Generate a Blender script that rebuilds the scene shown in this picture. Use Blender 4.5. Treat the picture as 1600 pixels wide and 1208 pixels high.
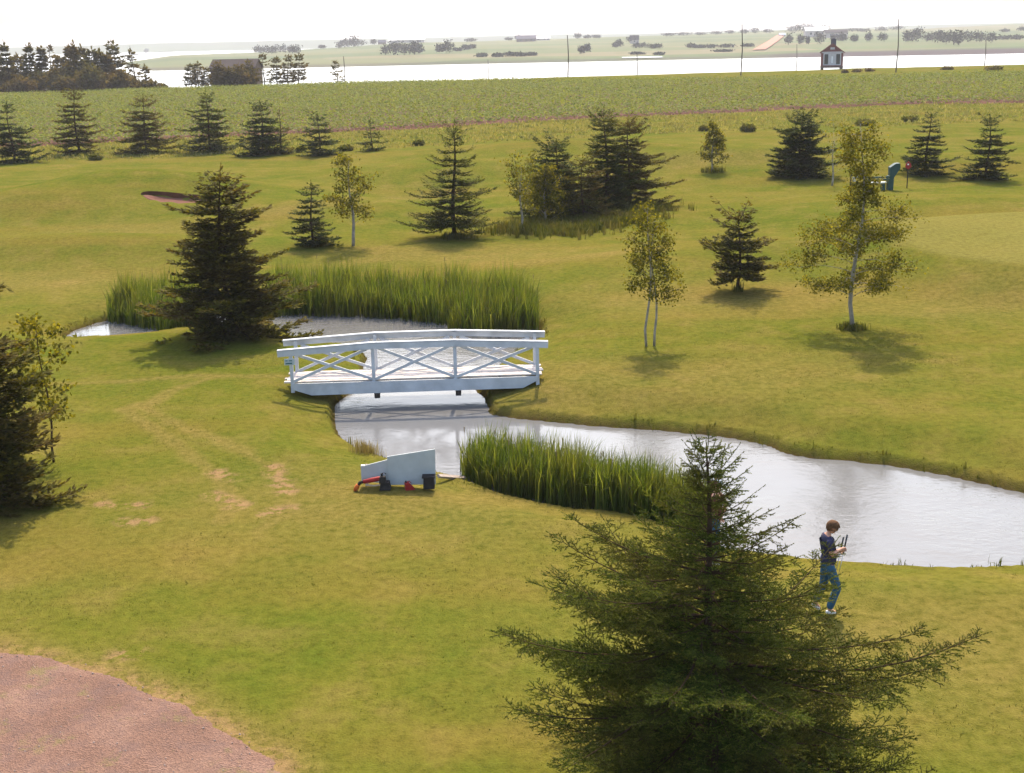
import bpy, bmesh, math, random
import numpy as np
from mathutils import Vector, Matrix
S = bpy.context.scene
for o in list(bpy.data.objects): bpy.data.objects.remove(o)
C = S.collection
R_ = math.radians
# ------------------------------------------------------------------ camera
F = 2000.0                      # focal length in photo pixels (1600 wide)
H = 10.0
PITCH = math.atan(544.5 / F)
ROLL = R_(1.19)
cp, sp, ca, sa = math.cos(PITCH), math.sin(PITCH), math.cos(ROLL), math.sin(ROLL)
fw = np.array([0, cp, -sp]); r0 = np.array([1., 0, 0]); u0 = np.array([0, sp, cp])
rt = ca * r0 - sa * u0
up = sa * r0 + ca * u0
cam_d = bpy.data.cameras.new('camera'); cam = bpy.data.objects.new('camera', cam_d); C.objects.link(cam)
cam_d.sensor_width = 36; cam_d.lens = F / 1600 * 36
cam_d.clip_start = 0.1; cam_d.clip_end = 30000
cam.matrix_world = Matrix(((rt[0], up[0], -fw[0], 0), (rt[1], up[1], -fw[1], 0), (rt[2], up[2], -fw[2], H), (0, 0, 0, 1)))
S.camera = cam
# ------------------------------------------------------------------ sky, sun, exposure
SUN_EL, SUN_AZ = 51.0, 4.0      # ahead of the camera, a little to the right
w = bpy.data.worlds.new("World"); S.world = w; w.use_nodes = True
nt = w.node_tree; nt.nodes.clear()
sky = nt.nodes.new('ShaderNodeTexSky'); sky.sky_type = 'NISHITA'; sky.sun_disc = False
sky.sun_elevation = R_(SUN_EL); sky.sun_rotation = R_(SUN_AZ)
sky.air_density = 1.2; sky.dust_density = 3.2; sky.ozone_density = 1.0; sky.altitude = 0
bg = nt.nodes.new('ShaderNodeBackground'); bg.inputs['Strength'].default_value = 0.15
wo = nt.nodes.new('ShaderNodeOutputWorld')
nt.links.new(sky.outputs[0], bg.inputs[0]); nt.links.new(bg.outputs[0], wo.inputs[0])
sd = bpy.data.lights.new('sun', 'SUN'); sd.energy = 2.75; sd.angle = R_(0.6); sd.color = (1.0, 0.87, 0.66)
sun = bpy.data.objects.new('sun', sd); C.objects.link(sun)
sun.rotation_euler = Vector((-math.sin(R_(SUN_AZ)) * math.cos(R_(SUN_EL)), -math.cos(R_(SUN_AZ)) * math.cos(R_(SUN_EL)), -math.sin(R_(SUN_EL)))).to_track_quat('-Z', 'Y').to_euler()
S.view_settings.view_transform = 'Standard'; S.view_settings.look = 'None'
S.view_settings.gamma = 1; S.view_settings.use_curve_mapping = False
S.view_settings.exposure = 1.42
S.render.engine = 'CYCLES'
S.cycles.max_bounces = 6; S.cycles.diffuse_bounces = 2; S.cycles.glossy_bounces = 2; S.cycles.transmission_bounces = 3
S.cycles.transparent_max_bounces = 4; S.cycles.volume_bounces = 0
# ------------------------------------------------------------------ small helpers
def tag(o, label=None, cat=None, group=None, kind=None):
    if label: o['label'] = label
    if cat: o['category'] = cat
    if group: o['group'] = group
    if kind: o['kind'] = kind
    return o
def empty(name, loc, rz=0, label=None, cat=None, group=None):
    o = bpy.data.objects.new(name, None); C.objects.link(o); o.location = loc; o.rotation_euler.z = rz
    o.empty_display_size = 0.3
    return tag(o, label, cat, group)
def smooth(a, b, x):
    t = np.clip((x - a) / (b - a), 0, 1); return t * t * (3 - 2 * t)
def _h(ix, iy, s):
    n = np.sin(ix * 127.1 + iy * 311.7 + s * 74.7) * 43758.5453
    return n - np.floor(n)
def vnoise(x, y, s=0):
    x = np.asarray(x, float); y = np.asarray(y, float)
    ix = np.floor(x); iy = np.floor(y); fx = x - ix; fy = y - iy
    fx = fx * fx * (3 - 2 * fx); fy = fy * fy * (3 - 2 * fy)
    a = _h(ix, iy, s); b = _h(ix + 1, iy, s); c = _h(ix, iy + 1, s); d = _h(ix + 1, iy + 1, s)
    return (a + (b - a) * fx) * (1 - fy) + (c + (d - c) * fx) * fy - 0.5
def fbm(x, y, s=0, o=3):
    r = 0; a = 1.0
    for i in range(o):
        r = r + a * vnoise(x * 2 ** i, y * 2 ** i, s + i * 7); a *= 0.5
    return r
def ray(px, py):
    d = fw + rt * (px - 800) / F - up * (py - 604) / F
    return d / np.linalg.norm(d)
def proj(p):
    d = np.array([p[0], p[1], p[2] - H]); z = d @ fw
    return 800 + F * (d @ rt) / z, 604 - F * (d @ up) / z
def onplane(px, py, z):
    d = ray(px, py); t = (z - H) / d[2]
    return np.array([d[0] * t, d[1] * t, z])
def march(px, py, fn, t0=5, t1=1200):
    d = ray(px, py); t = np.geomspace(t0, t1, 3000)
    x, y, z = d[0] * t, d[1] * t, H + d[2] * t
    g = fn(x, y); k = np.nonzero(z < g)[0]
    i = k[0] if len(k) else int(np.argmin(z - g))
    i = max(i, 1)
    a, b = t[i - 1], t[i]
    e0 = (H + d[2] * a) - fn(np.array([d[0] * a]), np.array([d[1] * a]))[0]
    e1 = z[i] - g[i]
    tt = a + (b - a) * (e0 / (e0 - e1) if e0 > e1 and e1 < 0 else 1)
    x, y = d[0] * tt, d[1] * tt
    return np.array([x, y, float(fn(np.array([x]), np.array([y]))[0])])
def depth(p): return float(np.array([p[0], p[1], p[2] - H]) @ fw)
def height_to(p, ty):
    """height of an upright thing at p whose top shows at photo row ty"""
    lo, hi = 0.0, 40.0
    for _ in range(50):
        m = (lo + hi) / 2
        if proj((p[0], p[1], p[2] + m))[1] > ty: lo = m
        else: hi = m
    return lo
def ppm(p): return F / depth(p)      # photo pixels per metre at p
def sdf(x, y, poly):
    x = np.asarray(x, float).ravel(); y = np.asarray(y, float).ravel()
    d = np.full(x.shape, 1e18); ins = np.zeros(x.shape, bool); n = len(poly)
    for i in range(n):
        ax, ay = poly[i][0], poly[i][1]; bx, by = poly[(i + 1) % n][0], poly[(i + 1) % n][1]
        ex, ey = bx - ax, by - ay; L = ex * ex + ey * ey + 1e-12
        t = np.clip(((x - ax) * ex + (y - ay) * ey) / L, 0, 1)
        d = np.minimum(d, (x - ax - t * ex) ** 2 + (y - ay - t * ey) ** 2)
        c = ((ay > y) != (by > y)) & (x < ex * (y - ay) / (ey + 1e-15) + ax)
        ins ^= c
    d = np.sqrt(d); d[ins] *= -1
    return d
def linedist(x, y, pts):
    d = np.full(np.asarray(x).shape, 1e18)
    for (ax, ay), (bx, by) in zip(pts[:-1], pts[1:]):
        ex, ey = bx - ax, by - ay; t = np.clip(((x - ax) * ex + (y - ay) * ey) / (ex * ex + ey * ey), 0, 1)
        d = np.minimum(d, (x - ax - t * ex) ** 2 + (y - ay - t * ey) ** 2)
    return np.sqrt(d)
def smooth_poly(pts, n=3):
    for _ in range(n):
        q = []
        for i in range(len(pts)):
            a = np.array(pts[i][:2], float); b = np.array(pts[(i + 1) % len(pts)][:2], float)
            q += [a * .75 + b * .25, a * .25 + b * .75]
        pts = q
    return pts
# ------------------------------------------------------------------ terrain shape
WL = -0.55                      # pond water level
SEA = -6.0
KY = np.array([-50, 0, 60, 90, 140, 210, 285, 330, 380, 440, 900.])
KL = np.array([0, 0, 0, .1, .2, .5, .75, -1.2, -3.8, -8, -14])
KR = np.array([0, 0, .1, .35, 1.0, 1.75, 2.3, .6, -3, -8, -14])
def B0(x, y):
    yy = np.maximum(y, 1.0); wgt = smooth(-.45, .45, x / np.maximum(yy, 20))
    def sm(K):   # smoothed knots
        return (np.interp(y - 6, KY, K) + 2 * np.interp(y, KY, K) + np.interp(y + 6, KY, K)) / 4
    z = sm(KL) * (1 - wgt) + sm(KR) * wgt
    return z
MOUNDS = []
for px, py, a, sx, sy in [(215, 312, 1.1, 9, 4.5), (40, 335, .7, 7, 4), (110, 398, .55, 9, 3.5), (480, 330, .4, 8, 5), (1120, 258, .7, 11, 4), (880, 235, .5, 12, 5),
                          (1270, 398, .35, 6, 3.5), (1480, 262, .5, 14, 5), (700, 270, .5, 9, 6), (1480, 330, .45, 10, 5), (980, 420, .25, 7, 4), (640, 300, -.3, 6, 5)]:
    c = march(px, py, B0); MOUNDS.append((c[0], c[1], a * 1.75, sx, sy))
GRN = march(1715, 408, B0)
def B(x, y):
    z = B0(x, y)
    for cx, cy, a, sx, sy in MOUNDS:
        z = z + a * np.exp(-((x - cx) / sx) ** 2 - ((y - cy) / sy) ** 2)
    e = np.sqrt(((x - GRN[0]) / 10.5) ** 2 + ((y - GRN[1]) / 9) ** 2)
    z = z + 1.05 * (1 - smooth(.78, 1.35, e))
    z = z + 0.22 * vnoise(x / 11, y / 9, 3) * smooth(25, 60, y) + 0.07 * vnoise(x / 3.5, y / 3, 5)
    return z
pond_px = [(525, 632), (521, 655), (528, 683), (556, 702), (590, 716), (640, 732), (700, 745), (745, 762), (800, 783), (880, 799), (960, 807), (1030, 820),
           (1120, 862), (1200, 875), (1290, 884), (1400, 891), (1500, 893), (1610, 889), (1760, 880), (1800, 830), (1720, 795), (1600, 771), (1540, 756), (1480, 742), (1420, 731), (1350, 723),
           (1285, 717), (1222, 708), (1195, 694), (1130, 682), (1050, 674), (960, 668), (880, 660), (820, 655), (765, 648), (759, 632), (756, 620), (745, 610),
           (748, 598), (775, 580), (800, 555), (835, 538), (846, 520), (835, 505), (760, 490), (650, 480), (540, 475), (430, 478), (350, 484), (262, 486), (190, 499), (150, 504),
           (112, 518), (93, 531), (120, 532), (170, 530), (225, 526), (268, 519), (350, 511), (430, 506), (452, 527), (480, 538), (555, 543), (569, 550), (571, 575), (566, 606), (545, 617)]
pond_w = smooth_poly([onplane(px, py, WL) for px, py in pond_px], 2)
pond_w = [np.array([p[0], p[1]]) for p in pond_w]
px0, px1 = min(p[0] for p in pond_w), max(p[0] for p in pond_w); py0, py1 = min(p[1] for p in pond_w), max(p[1] for p in pond_w)
def pond_s(x, y):
    sh = np.asarray(x).shape; x = np.asarray(x, float).ravel(); y = np.asarray(y, float).ravel()
    s = np.full(x.shape, 50.0)
    m = (x > px0 - 8) & (x < px1 + 8) & (y > py0 - 8) & (y < py1 + 8)
    if m.any():
        s[m] = sdf(x[m], y[m], pond_w) + 0.16 * vnoise(x[m] / .7, y[m] / .7, 9)
    return s.reshape(sh)
bunk_c = march(278, 311, B)
def bunk_e(x, y): return np.sqrt(((x - bunk_c[0]) / 2.35) ** 2 + ((y - bunk_c[1] + .18 * (x - bunk_c[0])) / .75) ** 2)
def G(x, y, s=None):
    x = np.asarray(x, float); y = np.asarray(y, float)
    b = B(x, y)
    if s is None: s = pond_s(x, y)
    b = np.where(s < 8, np.maximum(b, WL + .38), b)
    out = WL + 0.20 * smooth(0, .22, s) + (b - WL - 0.20) * smooth(0.0, 2.4, s)
    inn = WL - 0.7 * smooth(0, 1.2, -s)
    z = np.where(s > 0, out, inn)
    e = bunk_e(x, y)
    z = z - 0.28 * (1 - smooth(.5, 1.1, e))
    return z
def gz(x, y): return float(G(np.array([x]), np.array([y]))[0])
def P(px, py): return march(px, py, G)
def W(px, py): return onplane(px, py, WL)
# ------------------------------------------------------------------ mesh helpers
def new_mesh(name, verts, faces_flat, sizes, mat=None, parent=None, attr=None, smoothf=False):
    me = bpy.data.meshes.new(name)
    verts = np.asarray(verts, np.float32).reshape(-1, 3)
    me.vertices.add(len(verts)); me.vertices.foreach_set('co', verts.ravel())
    ff = np.asarray(faces_flat, np.int32).ravel(); sizes = np.asarray(sizes, np.int32)
    me.loops.add(len(ff)); me.loops.foreach_set('vertex_index', ff)
    me.polygons.add(len(sizes)); st = np.concatenate([[0], np.cumsum(sizes)[:-1]]).astype(np.int32)
    me.polygons.foreach_set('loop_start', st)
    me.polygons.foreach_set('use_smooth', np.full(len(sizes), smoothf))
    me.update(calc_edges=True)
    if attr:
        for k, v in attr.items():
            a = me.attributes.new(k, 'FLOAT', 'POINT'); a.data.foreach_set('value', np.asarray(v, np.float32).ravel())
    if mat: me.materials.append(mat)
    o = bpy.data.objects.new(name, me); C.objects.link(o)
    if parent: o.parent = parent
    return o
class Soup:
    def __init__(s): s.V = []; s.Fc = []; s.Sz = []; s.A = []; s.n = 0
    def add(s, arr, v):               # arr N,k,3 ; v N
        arr = np.asarray(arr, float)
        if len(arr) == 0: return
        N, k, _ = arr.shape
        s.V.append(arr.reshape(-1, 3)); s.Fc.append(np.arange(N * k) + s.n); s.Sz.append(np.full(N, k)); s.A.append(np.repeat(v, k)); s.n += N * k
    def mesh(s, verts, faces, v=0.5):
        verts = np.asarray(verts, float).reshape(-1, 3)
        s.V.append(verts); s.A.append(np.full(len(verts), v))
        s.Fc.append(np.concatenate([np.asarray(f) for f in faces]) + s.n); s.Sz.append(np.array([len(f) for f in faces])); s.n += len(verts)
    def tube(s, pts, rad, n=6, v=0.5, cap=True):
        pts = np.asarray(pts, float); m = len(pts); rad = np.broadcast_to(rad, (m,))
        T = np.gradient(pts, axis=0); T /= np.linalg.norm(T, axis=1)[:, None] + 1e-9
        ref = np.array([0, 0, 1.]) if abs(T[0][2]) < .8 else np.array([1., 0, 0])
        U = np.cross(T, ref); U /= np.linalg.norm(U, axis=1)[:, None] + 1e-9; Wv = np.cross(T, U)
        a = np.arange(n) / n * 2 * np.pi
        ring = pts[:, None, :] + rad[:, None, None] * (np.cos(a)[None, :, None] * U[:, None, :] + np.sin(a)[None, :, None] * Wv[:, None, :])
        f = []
        for i in range(m - 1):
            for j in range(n):
                k = (j + 1) % n; f.append([i * n + j, i * n + k, (i + 1) * n + k, (i + 1) * n + j])
        if cap: f.append(list(range(n))[::-1]); f.append([(m - 1) * n + j for j in range(n)])
        s.mesh(ring.reshape(-1, 3), f, v)
    def box(s, c, size, rot=None, v=.5, taper=1.0):
        hx, hy, hz = [q / 2 for q in size]
        q = np.array([[-hx, -hy, -hz], [hx, -hy, -hz], [hx, hy, -hz], [-hx, hy, -hz], [-hx * taper, -hy * taper, hz], [hx * taper, -hy * taper, hz], [hx * taper, hy * taper, hz], [-hx * taper, hy * taper, hz]])
        if rot is not None: q = q @ np.array(rot).T
        s.mesh(q + np.array(c), [[0, 3, 2, 1], [4, 5, 6, 7], [0, 1, 5, 4], [1, 2, 6, 5], [2, 3, 7, 6], [3, 0, 4, 7]], v)
    def bar(s, a, b, wd, th, side=(0, 1, 0), v=.5):
        """rectangular bar from a to b; th along 'side'"""
        a = np.array(a, float); b = np.array(b, float); d = b - a; L = np.linalg.norm(d); d /= L
        sd_ = np.array(side, float); sd_ -= d * (sd_ @ d); sd_ /= np.linalg.norm(sd_); n = np.cross(d, sd_)
        s.box((a + b) / 2, (L, th, wd), rot=np.stack([d, sd_, n], 1), v=v)
    def prism(s, poly, axis_vec, v=.5):
        poly = np.asarray(poly, float); n = len(poly); q = np.concatenate([poly, poly + np.array(axis_vec)])
        s.mesh(q, [list(range(n))[::-1], [n + i for i in range(n)]] + [[i, (i + 1) % n, n + (i + 1) % n, n + i] for i in range(n)], v)
    def build(s, name, mat, parent=None, smoothf=False):
        return new_mesh(name, np.concatenate(s.V), np.concatenate(s.Fc), np.concatenate(s.Sz), mat, parent, {'v': np.concatenate(s.A)}, smoothf)
def unit(a): return a / (np.linalg.norm(a, axis=-1, keepdims=True) + 1e-9)
def leaves(sp, pos, dr, ln, wd, nrm, v):
    """diamond leaves"""
    side = unit(np.cross(dr, nrm)) * (np.asarray(wd)[:, None] / 2); d = dr * np.asarray(ln)[:, None]
    sp.add(np.stack([pos, pos + d * .45 + side, pos + d, pos + d * .45 - side], 1), v)
def blades(sp, base, h, wd, az, lean, v):
    """grass blades: a quad and a bent tip"""
    n = len(base); sx = np.stack([np.cos(az + 1.57), np.sin(az + 1.57), np.zeros(n)], 1) * wd[:, None] / 2
    fwd = np.stack([np.cos(az), np.sin(az), np.zeros(n)], 1)
    m = base + fwd * (lean * h * .3)[:, None] + np.array([0, 0, 1]) * (h * .6)[:, None]
    t = base + fwd * (lean * h)[:, None] + np.array([0, 0, 1]) * (h * np.sqrt(np.clip(1 - lean ** 2 * .6, .2, 1)))[:, None]
    sp.add(np.stack([base - sx, base + sx, m + sx * .8, m - sx * .8], 1), v)
    sp.add(np.stack([m - sx * .8, m + sx * .8, t], 1), v)
# ------------------------------------------------------------------ materials
def mat_new(name):
    m = bpy.data.materials.new(name); m.use_nodes = True; t = m.node_tree; t.nodes.clear()
    out = t.nodes.new('ShaderNodeOutputMaterial'); return m, t, out
def nd(t, typ, **kw):
    n = t.nodes.new(typ)
    for k, v in kw.items():
        if k.startswith('_'): setattr(n, k[1:], v)
        else: n.inputs[k].default_value = v
    return n
def noise(t, scale, detail=3, vec=None, rough=.55):
    n = nd(t, 'ShaderNodeTexNoise', Scale=scale, Detail=detail, Roughness=rough)
    if vec is not None: t.links.new(vec, n.inputs['Vector'])
    return n.outputs['Fac']
def ramp(t, fac, stops):
    r = t.nodes.new('ShaderNodeValToRGB'); t.links.new(fac, r.inputs[0]); e = r.color_ramp.elements
    while len(e) < len(stops): e.new(.5)
    for q, (p_, c) in zip(e, stops):
        q.position = p_; q.color = (c[0], c[1], c[2], 1) if hasattr(c, '__len__') else (c, c, c, 1)
    return r.outputs[0]
def mixc(t, fac, a, b, mode='MIX'):
    m = t.nodes.new('ShaderNodeMix'); m.data_type = 'RGBA'; m.blend_type = mode
    for k, v in ((0, fac), (6, a), (7, b)):
        if isinstance(v, bpy.types.NodeSocket): t.links.new(v, m.inputs[k])
        elif k == 0: m.inputs[0].default_value = v
        else: m.inputs[k].default_value = (v[0], v[1], v[2], 1)
    return m.outputs[2]
def mth(t, op, a, b=None, clamp=False):
    m = t.nodes.new('ShaderNodeMath'); m.operation = op; m.use_clamp = clamp
    for k, v in ((0, a), (1, b)):
        if v is None: continue
        if isinstance(v, bpy.types.NodeSocket): t.links.new(v, m.inputs[k])
        else: m.inputs[k].default_value = v
    return m.outputs[0]
def attrf(t, name):
    a = t.nodes.new('ShaderNodeAttribute'); a.attribute_name = name; return a.outputs['Fac']
def gpos(t): return t.nodes.new('ShaderNodeNewGeometry').outputs['Position']
def bump(t, h, strength, dist):
    b = nd(t, 'ShaderNodeBump', Strength=strength, Distance=dist); t.links.new(h, b.inputs['Height']); return b.outputs[0]
def princ(t, out, col, rough=.8, spec=.3, normal=None, metal=0):
    p = nd(t, 'ShaderNodeBsdfPrincipled', Roughness=rough, Metallic=metal); p.inputs['Specular IOR Level'].default_value = spec
    if isinstance(col, bpy.types.NodeSocket): t.links.new(col, p.inputs['Base Color'])
    else: p.inputs['Base Color'].default_value = (col[0], col[1], col[2], 1)
    if normal is not None: t.links.new(normal, p.inputs['Normal'])
    if out is not None: t.links.new(p.outputs[0], out.inputs[0])
    return p
def mat_plain(name, col, rough=.7, spec=.3, var=.12, scale=6, metal=0, bmp=.0):
    m, t, out = mat_new(name); n = noise(t, scale, 4, gpos(t))
    c = ramp(t, n, [(.3, [q * (1 - var) for q in col]), (.7, [q * (1 + var) for q in col])])
    nm = bump(t, noise(t, scale * 6, 3, gpos(t)), bmp, .02) if bmp else None
    princ(t, out, c, rough, spec, nm, metal); return m
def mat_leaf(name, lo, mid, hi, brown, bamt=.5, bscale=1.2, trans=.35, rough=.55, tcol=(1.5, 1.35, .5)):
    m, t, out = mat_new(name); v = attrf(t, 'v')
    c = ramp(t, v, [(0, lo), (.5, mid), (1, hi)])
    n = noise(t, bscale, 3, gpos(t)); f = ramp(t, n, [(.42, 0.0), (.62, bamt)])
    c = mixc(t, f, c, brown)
    p = princ(t, None, c, .8, .06)
    tr = t.nodes.new('ShaderNodeBsdfTranslucent'); t.links.new(mixc(t, 1.0, c, tcol, 'MULTIPLY'), tr.inputs[0])
    mx = nd(t, 'ShaderNodeMixShader', Fac=trans); t.links.new(p.outputs[0], mx.inputs[1]); t.links.new(tr.outputs[0], mx.inputs[2])
    t.links.new(mx.outputs[0], out.inputs[0]); return m
M = {}
def mat_lawn():
    m, t, out = mat_new('lawn_grass'); g = gpos(t)
    n1 = noise(t, .11, 5, g); n2 = noise(t, .55, 5, g, .65); n3 = noise(t, 5.0, 4, g, .7); n4 = noise(t, 28, 3, g, .7)
    c = ramp(t, n1, [(.34, (.064, .082, .009)), (.5, (.095, .092, .013)), (.66, (.126, .103, .022))])
    c2 = ramp(t, n2, [(.36, (.062, .082, .009)), (.52, (.095, .093, .014)), (.70, (.158, .115, .034))])
    c = mixc(t, .55, c, c2)
    mp = nd(t, 'ShaderNodeMapping'); mp.inputs['Scale'].default_value = (.05, .28, 1); t.links.new(g, mp.inputs[0])
    st = noise(t, 1.0, 4, mp.outputs[0])
    c = mixc(t, ramp(t, st, [(.48, 0.0), (.66, .55)]), c, (.130, .096, .020))
    dry = mth(t, 'MULTIPLY', attrf(t, 'dry'), mth(t, 'MULTIPLY_ADD', n3, 1.6), True)
    dn = ramp(t, n3, [(.3, .35), (.62, 1.0)]); dry = mth(t, 'MULTIPLY', attrf(t, 'dry'), dn, True)
    c = mixc(t, dry, c, (.160, .112, .036))
    cv = noise(t, 1.7, 6, g, .8); c = mixc(t, ramp(t, cv, [(.60, 0.0), (.70, .35)]), c, (.040, .058, .012))
    gr = attrf(t, 'green'); c = mixc(t, mth(t, 'MULTIPLY', gr, .85), c, (.135, .118, .030))
    n5 = noise(t, 2.2, 5, g, .75)
    dirt = mth(t, 'MULTIPLY', attrf(t, 'dirt'), ramp(t, n5, [(.46, 0.0), (.54, 1.0)]), True)
    c = mixc(t, dirt, c, (.25, .140, .085))
    mud = mth(t, 'MULTIPLY', attrf(t, 'mud'), ramp(t, n3, [(.35, .5), (.6, 1.0)]), True)
    c = mixc(t, mud, c, (.045, .030, .012))
    fine = ramp(t, mth(t, 'ADD', mth(t, 'MULTIPLY', n3, .6), mth(t, 'MULTIPLY', n4, .4)), [(.34, .66), (.5, 1.04), (.68, 1.34)])
    c = mixc(t, 1.0, c, fine, 'MULTIPLY')
    hgt = mth(t, 'ADD', mth(t, 'MULTIPLY', n3, .7), mth(t, 'MULTIPLY', n4, .8))
    princ(t, out, c, 1.0, .0, bump(t, hgt, .7, .06)); return m
def mat_water(name, base, scale, dist, rough, stretch=(1, 1, 1), strength=1.0):
    m, t, out = mat_new(name); g = gpos(t)
    mp = nd(t, 'ShaderNodeMapping'); mp.inputs['Scale'].default_value = stretch; t.links.new(g, mp.inputs[0])
    n = mth(t, 'ADD', noise(t, scale, 4, mp.outputs[0], .6), mth(t, 'MULTIPLY', noise(t, scale * .22, 2, mp.outputs[0]), 1.5))
    n = mth(t, 'MULTIPLY', n, ramp(t, noise(t, .16, 3, g), [(.38, .12), (.62, 1.0)]))
    p = princ(t, out, base, rough, .5, bump(t, n, strength, dist)); p.inputs['IOR'].default_value = 1.33
    return m
M['lawn'] = mat_lawn()
M['pond'] = mat_water('pond_water', (.12, .118, .118), 3.6, .022, .09, (1, 1.6, 1))
M['sea'] = mat_water('sea_water', (.25, .26, .27), .5, .25, .25)
def mat_gravel():
    m, t, out = mat_new('gravel'); g = gpos(t)
    n1 = noise(t, .7, 5, g, .65); n2 = noise(t, 9, 4, g, .7)
    c = ramp(t, n1, [(.3, (.126, .070, .050)), (.5, (.162, .091, .066)), (.7, (.202, .120, .089))])
    v = nd(t, 'ShaderNodeTexVoronoi', Scale=38.0); t.links.new(g, v.inputs['Vector'])
    vc = ramp(t, v.outputs['Color'], [(.1, (.55, .55, .58)), (.5, (.95, .95, .95)), (.9, (1.3, 1.28, 1.25))])
    c = mixc(t, .6, c, vc, 'MULTIPLY')
    n3 = noise(t, 2.3, 5, g, .75)
    c = mixc(t, ramp(t, n3, [(.48, 0.0), (.62, .45)]), c, (.120, .076, .068))
    n6 = noise(t, 1.1, 6, g, .8)
    c = mixc(t, ramp(t, n6, [(.56, 0.0), (.66, .6)]), c, (.14, .12, .04))
    princ(t, out, c, .95, .15, bump(t, mth(t, 'ADD', v.outputs['Distance'], n2), .7, .03)); return m
M['gravel'] = mat_gravel()
M['redsoil'] = mat_plain('red_soil', (.085, .034, .018), .95, .1, .35, 1.5, bmp=.6)
M['sand'] = mat_plain('bunker_sand', (.13, .058, .040), .95, .1, .15, 3)
def mat_farland():
    m, t, out = mat_new('far_fields'); g = gpos(t)
    mp = nd(t, 'ShaderNodeMapping'); mp.inputs['Scale'].default_value = (.0035, .0055, 0); mp.inputs['Rotation'].default_value = (0, 0, .35); t.links.new(g, mp.inputs[0])
    v = nd(t, 'ShaderNodeTexVoronoi', Scale=1.6, Randomness=.8); t.links.new(mp.outputs[0], v.inputs['Vector'])
    bw = nd(t, 'ShaderNodeSeparateColor'); t.links.new(v.outputs['Color'], bw.inputs[0])
    c = ramp(t, bw.outputs[0], [(0, (.042, .065, .018)), (.3, (.062, .088, .024)), (.55, (.105, .105, .042)), (.8, (.07, .095, .028)), (1, (.14, .115, .058))])
    c = mixc(t, ramp(t, noise(t, .02, 5, g), [(.4, 0.0), (.7, .6)]), c, (.08, .085, .035))
    c = mixc(t, attrf(t, 'mud'), c, (.040, .026, .028))
    princ(t, out, c, .95, .1); return m
M['far'] = mat_farland()
M['coast'] = mat_plain('far_coast', (.06, .08, .045), .95, .1, .3, .004)
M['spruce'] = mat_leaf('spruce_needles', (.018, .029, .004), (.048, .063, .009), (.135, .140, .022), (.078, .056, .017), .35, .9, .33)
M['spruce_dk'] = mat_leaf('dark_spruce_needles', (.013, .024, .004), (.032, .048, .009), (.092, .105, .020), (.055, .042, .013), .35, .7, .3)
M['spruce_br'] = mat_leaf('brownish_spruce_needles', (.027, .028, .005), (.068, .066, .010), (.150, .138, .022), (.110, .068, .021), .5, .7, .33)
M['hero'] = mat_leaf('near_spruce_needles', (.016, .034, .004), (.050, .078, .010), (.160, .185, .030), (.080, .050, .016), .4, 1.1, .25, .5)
M['birch'] = mat_leaf('birch_leaves', (.034, .040, .004), (.092, .092, .010), (.21, .185, .026), (.11, .085, .015), .25, 1.5, .5)
M['decid'] = mat_leaf('broad_leaves', (.026, .036, .003), (.062, .072, .006), (.13, .13, .014), (.075, .060, .010), .25, 1.5, .4)
M['wood_far'] = mat_leaf('wood_foliage', (.034, .032, .010), (.066, .060, .016), (.115, .108, .028), (.11, .070, .028), .6, .12, .4)
M['farbush'] = mat_leaf('far_tree_foliage', (.012, .018, .010), (.02, .028, .014), (.036, .042, .02), (.024, .026, .016), .3, .05, .1)
M['crop'] = mat_leaf('potato_leaves', (.060, .086, .014), (.125, .158, .028), (.21, .235, .058), (.17, .175, .045), .4, .12, .35)
M['reed'] = mat_leaf('cattail_blades', (.034, .060, .008), (.076, .115, .018), (.180, .205, .050), (.12, .105, .030), .4, 1.2, .5)
M['rough'] = mat_leaf('rough_grass', (.080, .100, .024), (.150, .162, .048), (.32, .29, .13), (.24, .20, .085), .6, .25, .4)
M['tallgrass'] = mat_leaf('tall_grass', (.040, .054, .006), (.075, .084, .011), (.15, .135, .030), (.11, .085, .025), .5, .8, .3)
M['drygrass'] = mat_leaf('dry_grass', (.12, .09, .036), (.18, .14, .06), (.28, .24, .12), (.14, .11, .05), .3, 2, .3)
M['bark'] = mat_plain('spruce_bark', (.060, .038, .024), 1.0, .0, .35, 9, bmp=.5)
M['birchbark'] = mat_plain('birch_bark', (.27, .24, .20), .9, .05, .30, 5, bmp=.3)
M['pole'] = mat_plain('weathered_pole', (.10, .085, .07), .85, .2, .2, 2)
# ------------------------------------------------------------------ ground sheet
def polar(name, angs, rs, fn, mat, attrs=None, parent=None):
    A_, Rr = np.meshgrid(angs, rs); x = Rr * np.sin(A_); y = Rr * np.cos(A_)
    z = fn(x, y); nr, na = A_.shape
    i = np.arange((nr - 1) * (na - 1)); a = (i // (na - 1)) * na + i % (na - 1)
    f = np.stack([a, a + 1, a + na + 1, a + na], 1)
    at = {k: q(x, y) for k, q in attrs.items()} if attrs else None
    return new_mesh(name, np.stack([x, y, z], -1).reshape(-1, 3), f, np.full(len(f), 4), mat, parent, at, True)
def wl(pts): return [tuple(P(px, py)[:2]) for px, py in pts]
ruts = [wl([(215, 632), (300, 672), (380, 705), (430, 735), (455, 770), (452, 800), (400, 830)]), wl([(195, 640), (270, 690), (340, 745), (370, 780), (345, 815)]),
        wl([(455, 590), (380, 588), (300, 586), (200, 596), (60, 600), (-60, 604)]), wl([(845, 588), (920, 582), (1000, 577), (1080, 583)]),
        wl([(330, 590), (270, 610), (230, 634)])]
ruts_far = [wl([(420, 330), (520, 318), (620, 310), (700, 300)]), wl([(800, 412), (920, 400), (1010, 388)]), wl([(1010, 790), (700, 780), (500, 800)])]
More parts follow.
